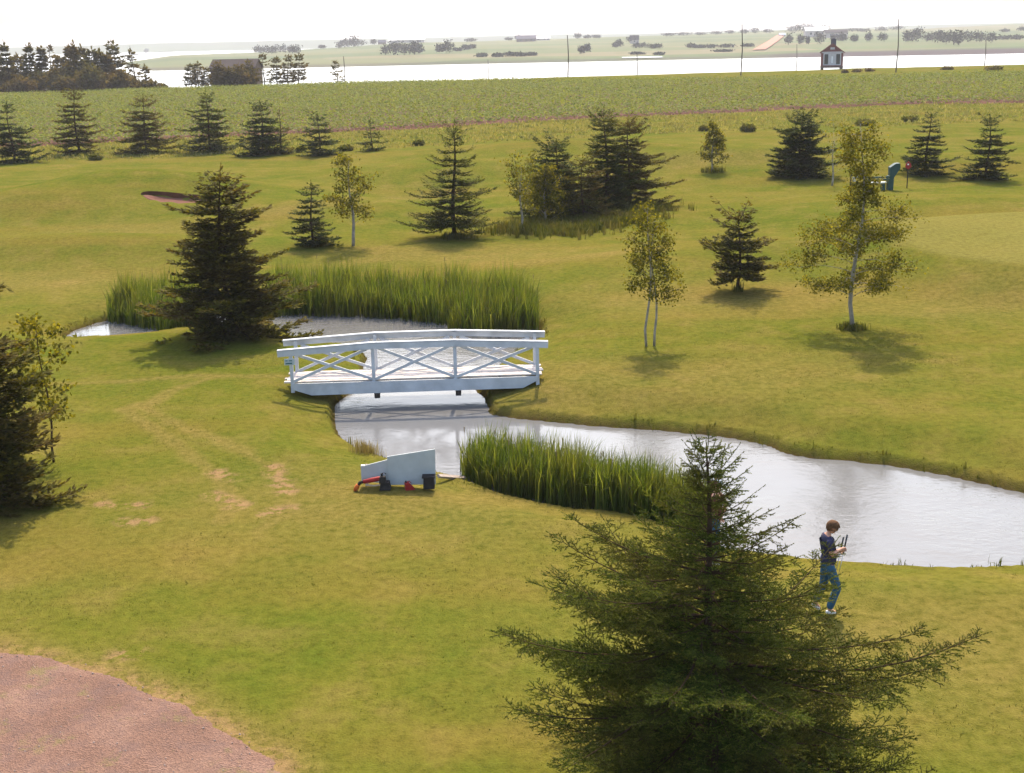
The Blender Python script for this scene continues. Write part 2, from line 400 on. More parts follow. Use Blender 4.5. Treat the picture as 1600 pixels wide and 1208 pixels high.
dirtpts = [wl([(425, 728), (448, 768)]), wl([(340, 738), (362, 748)]), wl([(335, 772), (372, 790)]), wl([(195, 815), (230, 813)]), wl([(160, 788), (215, 790)]), wl([(415, 800), (455, 795)]), wl([(190, 1021), (208, 1022)])]
drypatch = [P(*q) for q in [(640, 400), (90, 440), (1500, 480), (1180, 465), (1120, 250), (600, 780), (900, 590), (1400, 1000), (1150, 590), (200, 360), (760, 400), (1060, 465), (300, 470)]]
drive_w = smooth_poly([onplane(px, py, 0)[:2] for px, py in [(-420, 985), (-100, 1002), (0, 1016), (60, 1026), (150, 1052), (240, 1082), (310, 1118), (380, 1160), (430, 1190), (480, 1240), (520, 1400), (400, 1700), (-700, 1700)]], 2)
def a_dry(x, y):
    d = np.zeros(x.shape)
    for r_ in ruts: d = np.maximum(d, .60 * (1 - smooth(.05, .42, linedist(x, y, r_) + .25 * vnoise(x / .8, y / .8, 2))))
    for r_ in ruts_far: d = np.maximum(d, .55 * (1 - smooth(.2, 1.8, linedist(x, y, r_))))
    for c in drypatch: d = np.maximum(d, .5 * np.exp(-((x - c[0]) / 5.5) ** 2 - ((y - c[1]) / 3) ** 2))
    sd_ = np.where((y < 40) & (x < 6), 0, 9.0); m = sd_ < 1
    q = np.full(x.shape, 9.0); q[m] = sdf(x[m], y[m], drive_w); d = np.maximum(d, .9 * (1 - smooth(0, .9, q)))
    return np.clip(d + .15 * vnoise(x / 6, y / 4, 8), 0, 1)
def a_dirt(x, y):
    d = np.zeros(x.shape)
    for r_ in dirtpts: d = np.maximum(d, .60 * (1 - smooth(.05, .42, linedist(x, y, r_) + .2 * vnoise(x / .4, y / .4, 3))))
    q = np.full(x.shape, 9.0); m = (y < 40) & (x < 6); q[m] = sdf(x[m], y[m], drive_w)
    return np.maximum(d, .42 * (1 - smooth(.0, .45, q)))
def a_mud(x, y):
    s = pond_s(x, y); n = vnoise(x / 1.2, y / 1.2, 4)
    return 1 - smooth(.02, .18 + .16 * n, s)
def a_green(x, y):
    e = np.sqrt(((x - GRN[0]) / 9.3) ** 2 + ((y - GRN[1]) / 8) ** 2); return 1 - smooth(.93, 1.02, e)
angs = np.concatenate([np.radians(np.arange(-180, -32, 4.0)), np.radians(np.linspace(-30, 30, 640)), np.radians(np.arange(32, 181, 4.0))])
rs = np.concatenate([[.3, 2, 5, 8, 10], np.geomspace(11, 70, 420), np.geomspace(70.6, 460, 260)])
ground = polar('lawn', angs, rs, G, M['lawn'], {'dry': a_dry, 'dirt': a_dirt, 'mud': a_mud, 'green': a_green})
tag(ground, kind='structure')
def sheet(name, poly, step, lift, mat, wid=.3, nz=.0, nsc=1.0, sink=.25, fn=G):
    poly = [np.array(p[:2], float) for p in poly]
    x0, x1 = min(p[0] for p in poly) - 1, max(p[0] for p in poly) + 1; y0, y1 = min(p[1] for p in poly) - 1, max(p[1] for p in poly) + 1
    X, Y = np.meshgrid(np.arange(x0, x1, step), np.arange(y0, y1, step))
    s = sdf(X, Y, poly).reshape(X.shape) + nz * fbm(X / nsc, Y / nsc, 11)
    t = np.tanh(-s / wid); z = fn(X, Y) + np.where(t > 0, lift * t, sink * t)
    nr, na = X.shape; i = np.arange((nr - 1) * (na - 1)); a = (i // (na - 1)) * na + i % (na - 1)
    keep = (s.ravel()[a] < step * 3) | (s.ravel()[a + na + 1] < step * 3); a = a[keep]
    f = np.stack([a, a + 1, a + na + 1, a + na], 1)
    return tag(new_mesh(name, np.stack([X, Y, z], -1).reshape(-1, 3), f, np.full(len(f), 4), mat, None, None, True), kind='structure')
sheet('gravel_drive', drive_w, .07, .035, M['gravel'], .22, .16, .35, .1)
# red sand in the bunker
th = np.linspace(0, 2 * np.pi, 28, endpoint=False)
bx = 2.3 * np.cos(th); by = .64 * np.sin(th) - .18 * bx
sheet('sand_bunker', np.stack([bunk_c[0] + bx, bunk_c[1] + by], 1), .12, .10, M['sand'], .15, .06, .8, .3)
lip = Soup(); tt = np.linspace(math.pi * .04, math.pi * .99, 22); lx = 2.42 * np.cos(tt); ly = .66 * np.sin(tt) - .18 * lx
for i in range(21):
    q = [(bunk_c[0] + lx[j], bunk_c[1] + ly[j]) for j in (i, i + 1)]; zz_ = [gz(*k) for k in q]; hq = [.34 * math.sin((i + j) / 21 * math.pi) ** .5 * .7 + .03 for j in (0, 1)]
    lip.prism([(q[0][0], q[0][1], zz_[0] - .2), (q[1][0], q[1][1], zz_[1] - .2), (q[1][0], q[1][1] + .05, zz_[1] + hq[1]), (q[0][0], q[0][1] + .05, zz_[0] + hq[0])], (0, .5, -.1))
tag(lip.build('bunker_face', M['redsoil']), kind='structure')
# pond and sea surfaces
xs = np.array([px0 - 1.5, px1 + 1.5]); ys = np.array([py0 - 1.5, py1 + 1.5])
pw = smooth_poly(pond_px, 0)
tag(new_mesh('pond_water', [(xs[0], ys[0], WL), (xs[1], ys[0], WL), (xs[1], ys[1], WL), (xs[0], ys[1], WL)], [0, 1, 2, 3], [4], M['pond']), kind='structure')
a = np.linspace(0, 2 * np.pi, 65)[:-1]
vs = [(420 * math.cos(q), 420 * math.sin(q), SEA) for q in a] + [(9300 * math.cos(q), 9300 * math.sin(q), SEA) for q in a]
ff = []
for i in range(64): ff += [i, 64 + i, 64 + (i + 1) % 64, (i + 1) % 64]
tag(new_mesh('sea', vs, ff, [4] * 64, M['sea']), kind='structure')
# ------------------------------------------------------------------ far peninsula and coast
XP = np.array([150, 200, 280, 400, 520, 640, 800, 900, 1000, 1100, 1200, 1300, 1450, 1600, 1800])
SK = np.array([-26, -24, -14.5, -13, -9, -4, -3, -1.5, -1, 0, 2.5, 3.5, 1, 5, 7])
RG = np.array([1150, 1200, 1350, 1450, 1600, 1700, 1750, 1800, 1850, 1900, 2000, 2000, 2000, 2300, 2400.])
SH = 865.
def GF(x, y):
    x = np.asarray(x, float); y = np.maximum(np.asarray(y, float), 1.)
    q = 800 + 2072 * x / y; r = y
    sk = np.interp(q, XP, SK); rg = np.interp(q, XP, RG); shore = SH + 26 * fbm(x / 220, x * 0 + 3, 2) - 12 * smooth(1200, 1300, q) + (1 - smooth(150, 250, q)) * 600
    rg = np.maximum(rg, shore + 150)
    zr = H + sk / F * rg
    u = (r - shore) / (rg - shore)
    beach = np.minimum(np.maximum(r - shore, -200) * .03, 1.2)
    z = SEA + beach + (zr - SEA - 1.2) * np.where(u > 0, np.clip(u, 0, 1) ** .8, 0)
    z = z + smooth(.1, .5, u) * 1.6 * fbm(x / 160, y / 200, 6)
    z = np.where(u > 1, zr + 1.6 * fbm(x / 160, y / 200, 6) - (r - rg) * .03, z)
    lag = ((q - 1002) / 34) ** 2 + ((r - 915) / 13) ** 2      # small lagoon behind the beach
    return np.maximum(z, SEA - 2)
def f_mud(x, y):
    q = 800 + 2072 * x / np.maximum(y, 1); z = GF(x, y)
    return (1 - smooth(1.0 + 1.0 * smooth(1150, 1300, q), 1.7 + 1.3 * smooth(1150, 1300, q), z - SEA)) * (.5 + .5 * smooth(1150, 1300, q))
tag(polar('far_shore', np.radians(np.linspace(-26, 32, 420)), np.concatenate([np.linspace(800, 1100, 90), np.linspace(1110, 3000, 110)]), GF, M['far'], {'mud': f_mud}), kind='structure')
def GC(x, y):
    r = np.hypot(x, y); t = np.arctan2(x, y)
    q = 800 + 2000 * np.tan(np.clip(t, -1.2, 1.2))
    top = H + (3.2 + 2.2 * fbm(t * 9, r * 0, 4, 4) + 3.0 * smooth(900, 1700, q)) / F * 3750
    return SEA - 1 + (top - SEA) * smooth(3300, 3750, r) * (1 - .3 * smooth(4200, 5500, r))
tag(polar('distant_coast_hills', np.radians(np.linspace(-50, 50, 300)), np.linspace(3250, 5600, 30), GC, M['coast']), kind='structure')
def PF(px, py): return march(px, py, GF, 700, 3500)
# lagoon sliver and red road
def strip(name, pts, wid, mat, lift, fn=GF, close=None):
    V = []; n = len(pts)
    for i, p in enumerate(pts):
        d = np.array(pts[min(i + 1, n - 1)][:2]) - np.array(pts[max(i - 1, 0)][:2]); d = d / (np.linalg.norm(d) + 1e-9); s = np.array([-d[1], d[0]])
        for k in (-1, 1):
            q = np.array(p[:2]) + s * k * wid / 2; V.append((q[0], q[1], float(fn(q[0:1], q[1:2])[0]) + lift))
    f = []
    for i in range(n - 1): f += [2 * i, 2 * i + 2, 2 * i + 3, 2 * i + 1]
    return tag(new_mesh(name, V, f, [4] * (n - 1), mat), kind='structure')
rp = [PF(*q) for q in [(1186, 79), (1196, 73), (1207, 66), (1215, 60), (1221, 55)]]
rr_ = []
for a_, b_ in zip(rp[:-1], rp[1:]): rr_ += [a_ + (b_ - a_) * k / 8 for k in range(8)]
M['redroad'] = mat_plain('red_dirt_road', (.34, .15, .10), .9, .1, .1, .05)
strip('red_road', rr_, 9, M['redroad'], .8)
lg = [PF(972 + k * 7, 91.0 - k * .12) for k in range(10)]
strip('lagoon', lg, 10, M['sea'], .5)
# ------------------------------------------------------------------ crop field
def cropline(pts): return [tuple(P(px, py)[:2]) for px, py in pts]
near = cropline([(-120, 236), (0, 232), (200, 221), (530, 206), (800, 192), (1000, 182), (1150, 176), (1400, 164), (1600, 161), (1750, 160)])
far_ = [(150, 250), (110, 240), (60, 238), (30, 248), (5, 268), (-20, 282), (-150, 286)]
crop_poly = near + far_
sheet('crop_field_soil', crop_poly, 1.1, .22, M['redsoil'], 1.2, 1.0, 4, .6)
rng = np.random.default_rng(5)
X = np.concatenate([np.arange(-140, 140, .52) + k for k in np.zeros(1)])
rows = np.arange(125, 288, .95); gx, gy = np.meshgrid(X, rows); gx = gx.ravel(); gy = gy.ravel()
gy = gy + gx * .16
m = (np.abs(gx) < gy * .44 + 5); gx, gy = gx[m], gy[m]
gx = gx + rng.normal(0, .12, len(gx)); gy = gy + rng.normal(0, .12, len(gy))
s_ = sdf(gx, gy, crop_poly); k = (s_ < -.15 - .4 * rng.random(len(s_)) - 1.1 * smooth(-.1, .3, vnoise(gx / 14, gy / 14, 4))) & (fbm(gx / 5, gy / 3, 21) > -.62); gx, gy = gx[k], gy[k]
gzv = B(gx, gy) + .12
sp = Soup(); n = len(gx)
hs = .30 + .45 * rng.random(n)
for j in range(7):
    az = rng.random(n) * 6.283; pos = np.stack([gx + .1 * np.cos(az), gy + .1 * np.sin(az), gzv + hs * rng.uniform(.0, .95, n)], 1)
    dr = unit(np.stack([np.cos(az), np.sin(az), rng.uniform(-.2, .7, n)], 1))
    leaves(sp, pos, dr, rng.uniform(.24, .42, n), rng.uniform(.16, .28, n), unit(rng.normal(0, .35, (n, 3)) + [0, 0, 1]), np.clip(rng.normal(.5, .28, n), 0, 1))
tag(sp.build('potato_crop', M['crop']), 'broad band of leafy green potato plants between the red soil edge and the bay', 'crop', kind='stuff')
# ------------------------------------------------------------------ trees
def spruce(name, base, h, R, seed, mat, nw=None, nb=6, el=.15, dens=1.0, prof=.85, asym=0, bare=.05, rise=.10, gap=.12, lean=0, top=.12, skirt=1.0, label=None, group=None, layers=1.0, bark=None, flat=.45):
    rng = np.random.default_rng(seed); root = empty(name, base, 0, label, 'tree', group)
    nw = nw or max(6, int(h / .36)); T = Soup(); L = Soup()
    zz = np.linspace(0, 1, 9); tr = np.stack([lean * zz ** 2 * h + .02 * h * np.sin(zz * 5 + seed), .02 * h * np.sin(zz * 4 + seed * 2), zz * h], 1); tr[0, :2] = 0
    tr[0, 2] = -.15
    T.tube(tr, .022 * h * (1 - zz) ** .8 + .006, 7)
    trp = lambda t: np.array([np.interp(t, zz, tr[:, i]) for i in range(3)])
    P0 = []; D0 = []; LN = []; tw = []
    for i in range(nw):
        t = bare + (1 - bare) * (i + .5 * rng.random()) / nw
        if t > .97: continue
        env = 1.10 * (1 - t) ** prof; env *= smooth(-.25, .12, (t - bare)) * .35 + .65 if skirt < 1 else 1
        env *= (1 + .14 * math.sin(t * 23 + seed) * layers) * rng.uniform(.82, 1.16)
        k = max(3, int(nb * (1 - .35 * t)))
        a0 = rng.random() * 6.28
        for j in range(k):
            if rng.random() < gap: continue
            az = a0 + j * 6.283 / k + rng.normal(0, .25)
            Ln = R * env * rng.uniform(.68, 1.12) * (1 + asym * math.cos(az)) * (1 + .12 * math.sin(3 * az + seed)) + .06
            pitch = -.12 + rise * 1.2 * t + .75 * smooth(.72, 1, t) + rng.normal(0, .13)
            s = np.linspace(0, 1, 6); hz = Ln * s; dz = Ln * (math.tan(pitch) * s - .08 * np.sin(s * 3.14) + rise * s ** 3 * .45)
            c, sn = math.cos(az), math.sin(az); st = trp(t)
            wob = rng.normal(0, .03 * Ln) * s
            bp = np.stack([st[0] + c * hz - sn * wob, st[1] + sn * hz + c * wob, st[2] + dz], 1)
            T.tube(bp, (.008 + .010 * Ln) * (1 - .8 * s), 4, cap=False)
            ns = max(3, int(Ln / (el * .8)))
            for q in range(ns):
                u = .06 + .94 * (q + rng.random()) / ns
                b = np.array([np.interp(u, s, bp[:, i2]) for i2 in range(3)])
                for sd2 in (-1, 1):
                    an = az + sd2 * rng.uniform(.5, 1.15)
                    l = (.12 + .40 * Ln * (1.12 - u) * rng.uniform(.5, 1.1)); l = min(l, .9)
                    tw.append((b, an, l, rng.normal(.0, .10) + .18 * u, u))
            tw.append((bp[-2], az, Ln * .22 + .05, .25, 1))
    tw.append((tr[-1] - [0, 0, .35 * top * h * .5], 0, top * h * .8, 1.45, 1))
    for q in range(6): tw.append((tr[-1] - [0, 0, top * h * rng.uniform(.1, .8)], rng.random() * 6.28, top * h * .4, .7, 1))
    tb = np.array([q[0] for q in tw]); ta = np.array([q[1] for q in tw]); tl = np.array([q[2] for q in tw]); tp = np.array([q[3] for q in tw]); us = np.array([q[4] for q in tw])
    m = np.maximum(3, (tl / el * 3.0 * dens)).astype(int); idx = np.repeat(np.arange(len(tw)), m)
    n = len(idx); u = rng.random(n) * .95
    d = np.stack([np.cos(ta[idx]) * np.cos(tp[idx]), np.sin(ta[idx]) * np.cos(tp[idx]), np.sin(tp[idx])], 1)
    pos = tb[idx] + d * (u * tl[idx])[:, None] + rng.normal(0, el * .12, (n, 3))
    an = ta[idx] + rng.uniform(-.7, .7, n); pt = tp[idx] + rng.normal(.05, .2, n)
    dr = np.stack([np.cos(an) * np.cos(pt), np.sin(an) * np.cos(pt), np.sin(pt)], 1)
    nm = unit(np.stack([rng.normal(0, flat, n), rng.normal(0, flat, n), np.ones(n)], 1))
    leaves(L, pos, dr, el * rng.uniform(.7, 1.5, n), el * rng.uniform(.34, .62, n), nm, np.clip(rng.normal(.30, .18, n) + .45 * us[idx] * u, 0, 1))  # tips run paler: new growth, with the sunlit rim put into leaf colour
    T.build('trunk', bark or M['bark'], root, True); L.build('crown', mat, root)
    return root
def broadleaf(name, base, h, R, seed, mat, nleaf=4000, ls=.09, prof=None, bare=.2, stems=1, tr=.02, up=.9, label=None, group=None, bark=None, spread=.14, lean=0, nl=26):
    rng = np.random.default_rng(seed); root = empty(name, base, 0, label, 'tree', group); T = Soup(); L = Soup()
    prof = prof or (lambda t: math.sin(math.pi * min(1, max(0, t)) ** .8) ** .7)
    pts = []
    for sidx in range(stems):
        zz = np.linspace(0, 1, 9); hh = h * (1 - .15 * sidx)
        off = (sidx * .16 * h * .35, sidx * .05)
        px_ = lean * zz * h + off[0] * (1 - .0 * zz) - .5 * off[0] * zz + .018 * h * np.sin(zz * 7 + seed + sidx) * (zz > 0); py_ = off[1] + .015 * h * np.sin(zz * 5 + 2 * seed + sidx)
        px_[0] = off[0]; py_[0] = off[1]
        c = np.stack([px_, py_, zz * hh], 1); c[0, 2] = -.1
        T.tube(c, tr * h * (1 - zz) ** .9 + .006, 7)
        for i in range(nl // stems):
            t = bare + (1 - bare) * (i + rng.random()) / (nl // stems) * .96
            st = np.array([np.interp(t, zz, c[:, k]) for k in range(3)]); az = i * 2.4 + rng.normal(0, .4)
            Ln = R * prof((t - bare) / (1 - bare)) * rng.uniform(.6, 1.15) + .1
            pt = up * rng.uniform(.55, 1.2); s = np.linspace(0, 1, 6)
            hz = Ln * s; dz = Ln * math.tan(min(pt, 1.2)) * (s * .9) - Ln * .25 * s ** 2
            wob = np.cumsum(rng.normal(0, .06 * Ln, 6)); wob -= wob[0]
            bp = st + np.stack([math.cos(az) * hz - math.sin(az) * wob, math.sin(az) * hz + math.cos(az) * wob, dz], 1)
            T.tube(bp, (.004 + .005 * Ln) * (1 - .8 * s), 4, cap=False)
            for q in range(5):
                u = rng.uniform(.3, .95); b = np.array([np.interp(u, s, bp[:, k]) for k in range(3)])
                e = b + unit(np.array([math.cos(az + rng.normal(0, .9)), math.sin(az + rng.normal(0, .9)), rng.uniform(-.1, .9)])) * Ln * rng.uniform(.2, .42)
                T.tube([b, (b + e) / 2 + rng.normal(0, .03, 3), e], [.006, .004, .002], 3, cap=False)
                w_ = max(1, int(6 * Ln / R + 2))
                for z_ in range(w_): pts.append(b + (e - b) * rng.uniform(.2, 1.1))
            pts.append(bp[-1]); pts.append(bp[-2])
        for q in range(6): pts.append(c[-1] - [0, 0, rng.random() * .12 * h])
    pts = np.array(pts); idx = rng.integers(0, len(pts), nleaf)
    keep = rng.random(len(pts)) < .85; idx = idx[keep[idx]]; n = len(idx)
    pos = pts[idx] + rng.normal(0, spread, (n, 3)) * [1, 1, .8]
    dr = unit(rng.normal(0, 1, (n, 3)) + [0, 0, -.3]); nm = unit(rng.normal(0, 1, (n, 3)) + [0, 0, .8])
    leaves(L, pos, dr, ls * rng.uniform(.7, 1.35, n), ls * rng.uniform(.5, .9, n), nm, np.clip(rng.normal(.5, .25, n), 0, 1))
    T.build('trunk', bark or M['birchbark'], root, True); L.build('crown', mat, root)
    return root
def bush(name, base, w_, h, seed, mat, n=300, el=1.0, label=None, group=None, cat='tree', trunk=False, taper=0.0):
    """loose clump of foliage spread through a lumpy volume"""
    rng = np.random.default_rng(seed); L = Soup()
    nc = 5 + int(rng.integers(0, 4)); cx = rng.uniform(-.24, .24, nc) * w_; cz = rng.uniform(.30, .66, nc) * h; rad = rng.uniform(.26, .38, nc)
    cx[0] = 0; cz[0] = .42 * h; rad[0] = .42; k = np.where(rng.random(n) < .4, 0, rng.integers(0, nc, n)); dd = unit(rng.normal(0, 1, (n, 3))) * (rng.random(n) ** .4)[:, None]
    pos = np.stack([cx[k] * (1 - taper * cz[k] / h) + dd[:, 0] * rad[k] * w_, rng.uniform(-.2, .2, nc)[k] * w_ + dd[:, 1] * rad[k] * w_, cz[k] + dd[:, 2] * .34 * h], 1)
    pos[:, 2] = np.clip(pos[:, 2], 0, h * 1.05)
    leaves(L, pos, unit(rng.normal(0, 1, (n, 3))), el * rng.uniform(.6, 1.4, n), el * rng.uniform(.5, .9, n), unit(rng.normal(0, 1, (n, 3))), np.clip(rng.normal(.4, .25, n), 0, 1))
    if trunk:
        root = empty(name, base, 0, label, cat, group); T = Soup(); T.tube([(0, 0, -.2), (.02 * h, 0, h * .4), (0, .01 * h, h * .8)], [.03 * h, .02 * h, .008 * h], 5)
        T.build('trunk', M['bark'], root); L.build('crown', mat, root); return root
    L2 = L.build(name, mat); L2.location = base; return tag(L2, label, cat, group)
# ---- the individual trees: base pixel, top row, half width in pixels
GR_ROW = 'spruces in the row along the crop field'
skirts = []
def put_spruce(bx, by, ty, hw, seed, mat, label, group=None, sk=1.0, **kw):
    p = P(bx, by); h = height_to(p, ty); R = hw / ppm(p) * (1.1 if group else 1)
    if group: kw.setdefault('dens', 1.35)
    el = kw.pop('el', None) or max(.11, min(.24, 2.2 / (ppm(p) * .64)))
    if sk: skirts.append((p, R * sk))
    return spruce('spruce_tree', p, h, R, seed, mat, el=el, label=label, group=group, **kw)
SPR, SDK, SBR = M['spruce'], M['spruce_dk'], M['spruce_br']
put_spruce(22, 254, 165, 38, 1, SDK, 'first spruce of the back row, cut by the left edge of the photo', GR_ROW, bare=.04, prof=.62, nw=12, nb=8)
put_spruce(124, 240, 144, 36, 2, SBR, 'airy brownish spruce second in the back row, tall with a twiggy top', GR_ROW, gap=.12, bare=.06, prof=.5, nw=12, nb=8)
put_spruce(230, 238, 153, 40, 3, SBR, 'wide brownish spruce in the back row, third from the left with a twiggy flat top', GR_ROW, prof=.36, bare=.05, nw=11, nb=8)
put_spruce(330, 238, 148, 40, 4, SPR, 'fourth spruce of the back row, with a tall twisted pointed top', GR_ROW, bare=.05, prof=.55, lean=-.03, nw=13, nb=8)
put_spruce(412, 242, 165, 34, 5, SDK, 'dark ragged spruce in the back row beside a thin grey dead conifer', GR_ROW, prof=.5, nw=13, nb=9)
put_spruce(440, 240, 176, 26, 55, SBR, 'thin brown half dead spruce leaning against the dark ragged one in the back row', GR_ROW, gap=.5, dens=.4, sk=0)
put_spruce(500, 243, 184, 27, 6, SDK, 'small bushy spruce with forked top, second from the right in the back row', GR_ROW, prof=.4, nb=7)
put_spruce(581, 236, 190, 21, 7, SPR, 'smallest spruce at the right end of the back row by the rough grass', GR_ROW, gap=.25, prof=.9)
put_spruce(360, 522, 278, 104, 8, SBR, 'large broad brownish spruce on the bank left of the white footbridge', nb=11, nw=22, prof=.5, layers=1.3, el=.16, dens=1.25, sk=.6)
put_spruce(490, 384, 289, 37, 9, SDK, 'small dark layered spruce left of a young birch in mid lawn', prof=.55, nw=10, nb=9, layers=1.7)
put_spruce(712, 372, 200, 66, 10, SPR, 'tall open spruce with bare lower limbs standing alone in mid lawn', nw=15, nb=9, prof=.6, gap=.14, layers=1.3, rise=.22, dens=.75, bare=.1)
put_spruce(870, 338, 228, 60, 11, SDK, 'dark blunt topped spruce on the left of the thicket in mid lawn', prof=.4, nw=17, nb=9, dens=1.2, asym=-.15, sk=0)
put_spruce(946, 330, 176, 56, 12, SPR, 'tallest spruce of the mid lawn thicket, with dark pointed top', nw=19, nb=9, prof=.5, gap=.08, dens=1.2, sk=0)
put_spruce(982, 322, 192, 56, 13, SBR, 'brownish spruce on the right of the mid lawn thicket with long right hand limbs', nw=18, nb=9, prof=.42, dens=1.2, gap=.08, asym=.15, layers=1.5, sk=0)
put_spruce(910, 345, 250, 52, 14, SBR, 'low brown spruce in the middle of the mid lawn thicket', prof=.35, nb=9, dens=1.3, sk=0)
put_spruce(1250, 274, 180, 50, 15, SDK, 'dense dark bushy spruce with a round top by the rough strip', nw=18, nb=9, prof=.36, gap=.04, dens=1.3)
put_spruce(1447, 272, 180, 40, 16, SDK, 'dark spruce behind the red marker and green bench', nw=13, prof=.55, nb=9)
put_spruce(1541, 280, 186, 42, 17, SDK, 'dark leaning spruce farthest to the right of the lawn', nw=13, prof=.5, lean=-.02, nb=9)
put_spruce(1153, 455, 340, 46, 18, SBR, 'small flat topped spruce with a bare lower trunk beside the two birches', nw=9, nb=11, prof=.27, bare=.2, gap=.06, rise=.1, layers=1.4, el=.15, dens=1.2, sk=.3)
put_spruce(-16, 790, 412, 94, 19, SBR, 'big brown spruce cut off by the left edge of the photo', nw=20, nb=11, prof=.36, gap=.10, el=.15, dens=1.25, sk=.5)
def put_broad(bx, by, ty, hw, seed, mat, name, label, **kw):
    p = P(bx, by); h = height_to(p, ty); R = hw / ppm(p)
    return broadleaf(name, p, h, R, seed, mat, label=label, **kw)
put_broad(552, 384, 250, 36, 31, M['birch'], 'birch_tree', 'young pale stemmed birch right of the small layered spruce', nleaf=2600, ls=.13, bare=.22, prof=lambda t: (1 - t) ** .8 * 1.0 + .12 if t > .1 else .7, nl=26, spread=.13)
put_broad(815, 362, 262, 22, 32, M['birch'], 'poplar_tree', 'thin sapling at the left end of the mid lawn thicket', nleaf=1500, ls=.13, bare=.2, prof=lambda t: .9, nl=18, up=1.15)
put_broad(852, 352, 262, 40, 33, M['birch'], 'broadleaf_tree', 'yellow green bushy broadleaf tree in front of the mid lawn thicket', nleaf=4200, ls=.14, bare=.06, prof=lambda t: max(.15, 1 - t * .8), nl=30)
put_broad(1113, 268, 193, 27, 34, M['birch'], 'broadleaf_tree', 'small pointed yellow green tree left of the dense dark bushy spruce', nleaf=2300, ls=.16, bare=.1, prof=lambda t: max(.12, (1 - t) ** 1.1), nl=26)
def bprof(t): return 1.0 + .1 * math.sin(t * 9) if t < .42 else (1.0 - 4.6 * (t - .42) if t < .58 else .24 + .16 * math.sin(max(0, t - .66) * 9))
put_broad(1333, 514, 193, 71, 35, M['birch'], 'birch_tree', 'tallest birch with white trunk and wide airy crown right of the small spruce', nleaf=18000, ls=.085, bare=.15, prof=bprof, nl=56, tr=.011, spread=.15, up=.42)
put_broad(1010, 541, 322, 40, 36, M['birch'], 'birch_tree', 'slender young birch with two thin white stems', nleaf=5000, ls=.088, bare=.34, stems=2, prof=lambda t: .95 - .55 * t, nl=32, tr=.0085, up=.7, lean=.02)
put_broad(84, 722, 500, 38, 37, M['birch'], 'maple_sapling', 'thin leafy sapling in front of the big brown spruce at the left edge', nleaf=1500, ls=.12, bare=.25, prof=lambda t: .8, nl=16, tr=.007, bark=M['bark'], up=.9)
put_broad(1300, 290, 215, 16, 38, M['birch'], 'broadleaf_sapling', 'almost bare twiggy sapling right of the dense dark bushy spruce', nleaf=150, ls=.14, bare=.2, prof=lambda t: .9, nl=14, up=1.25)
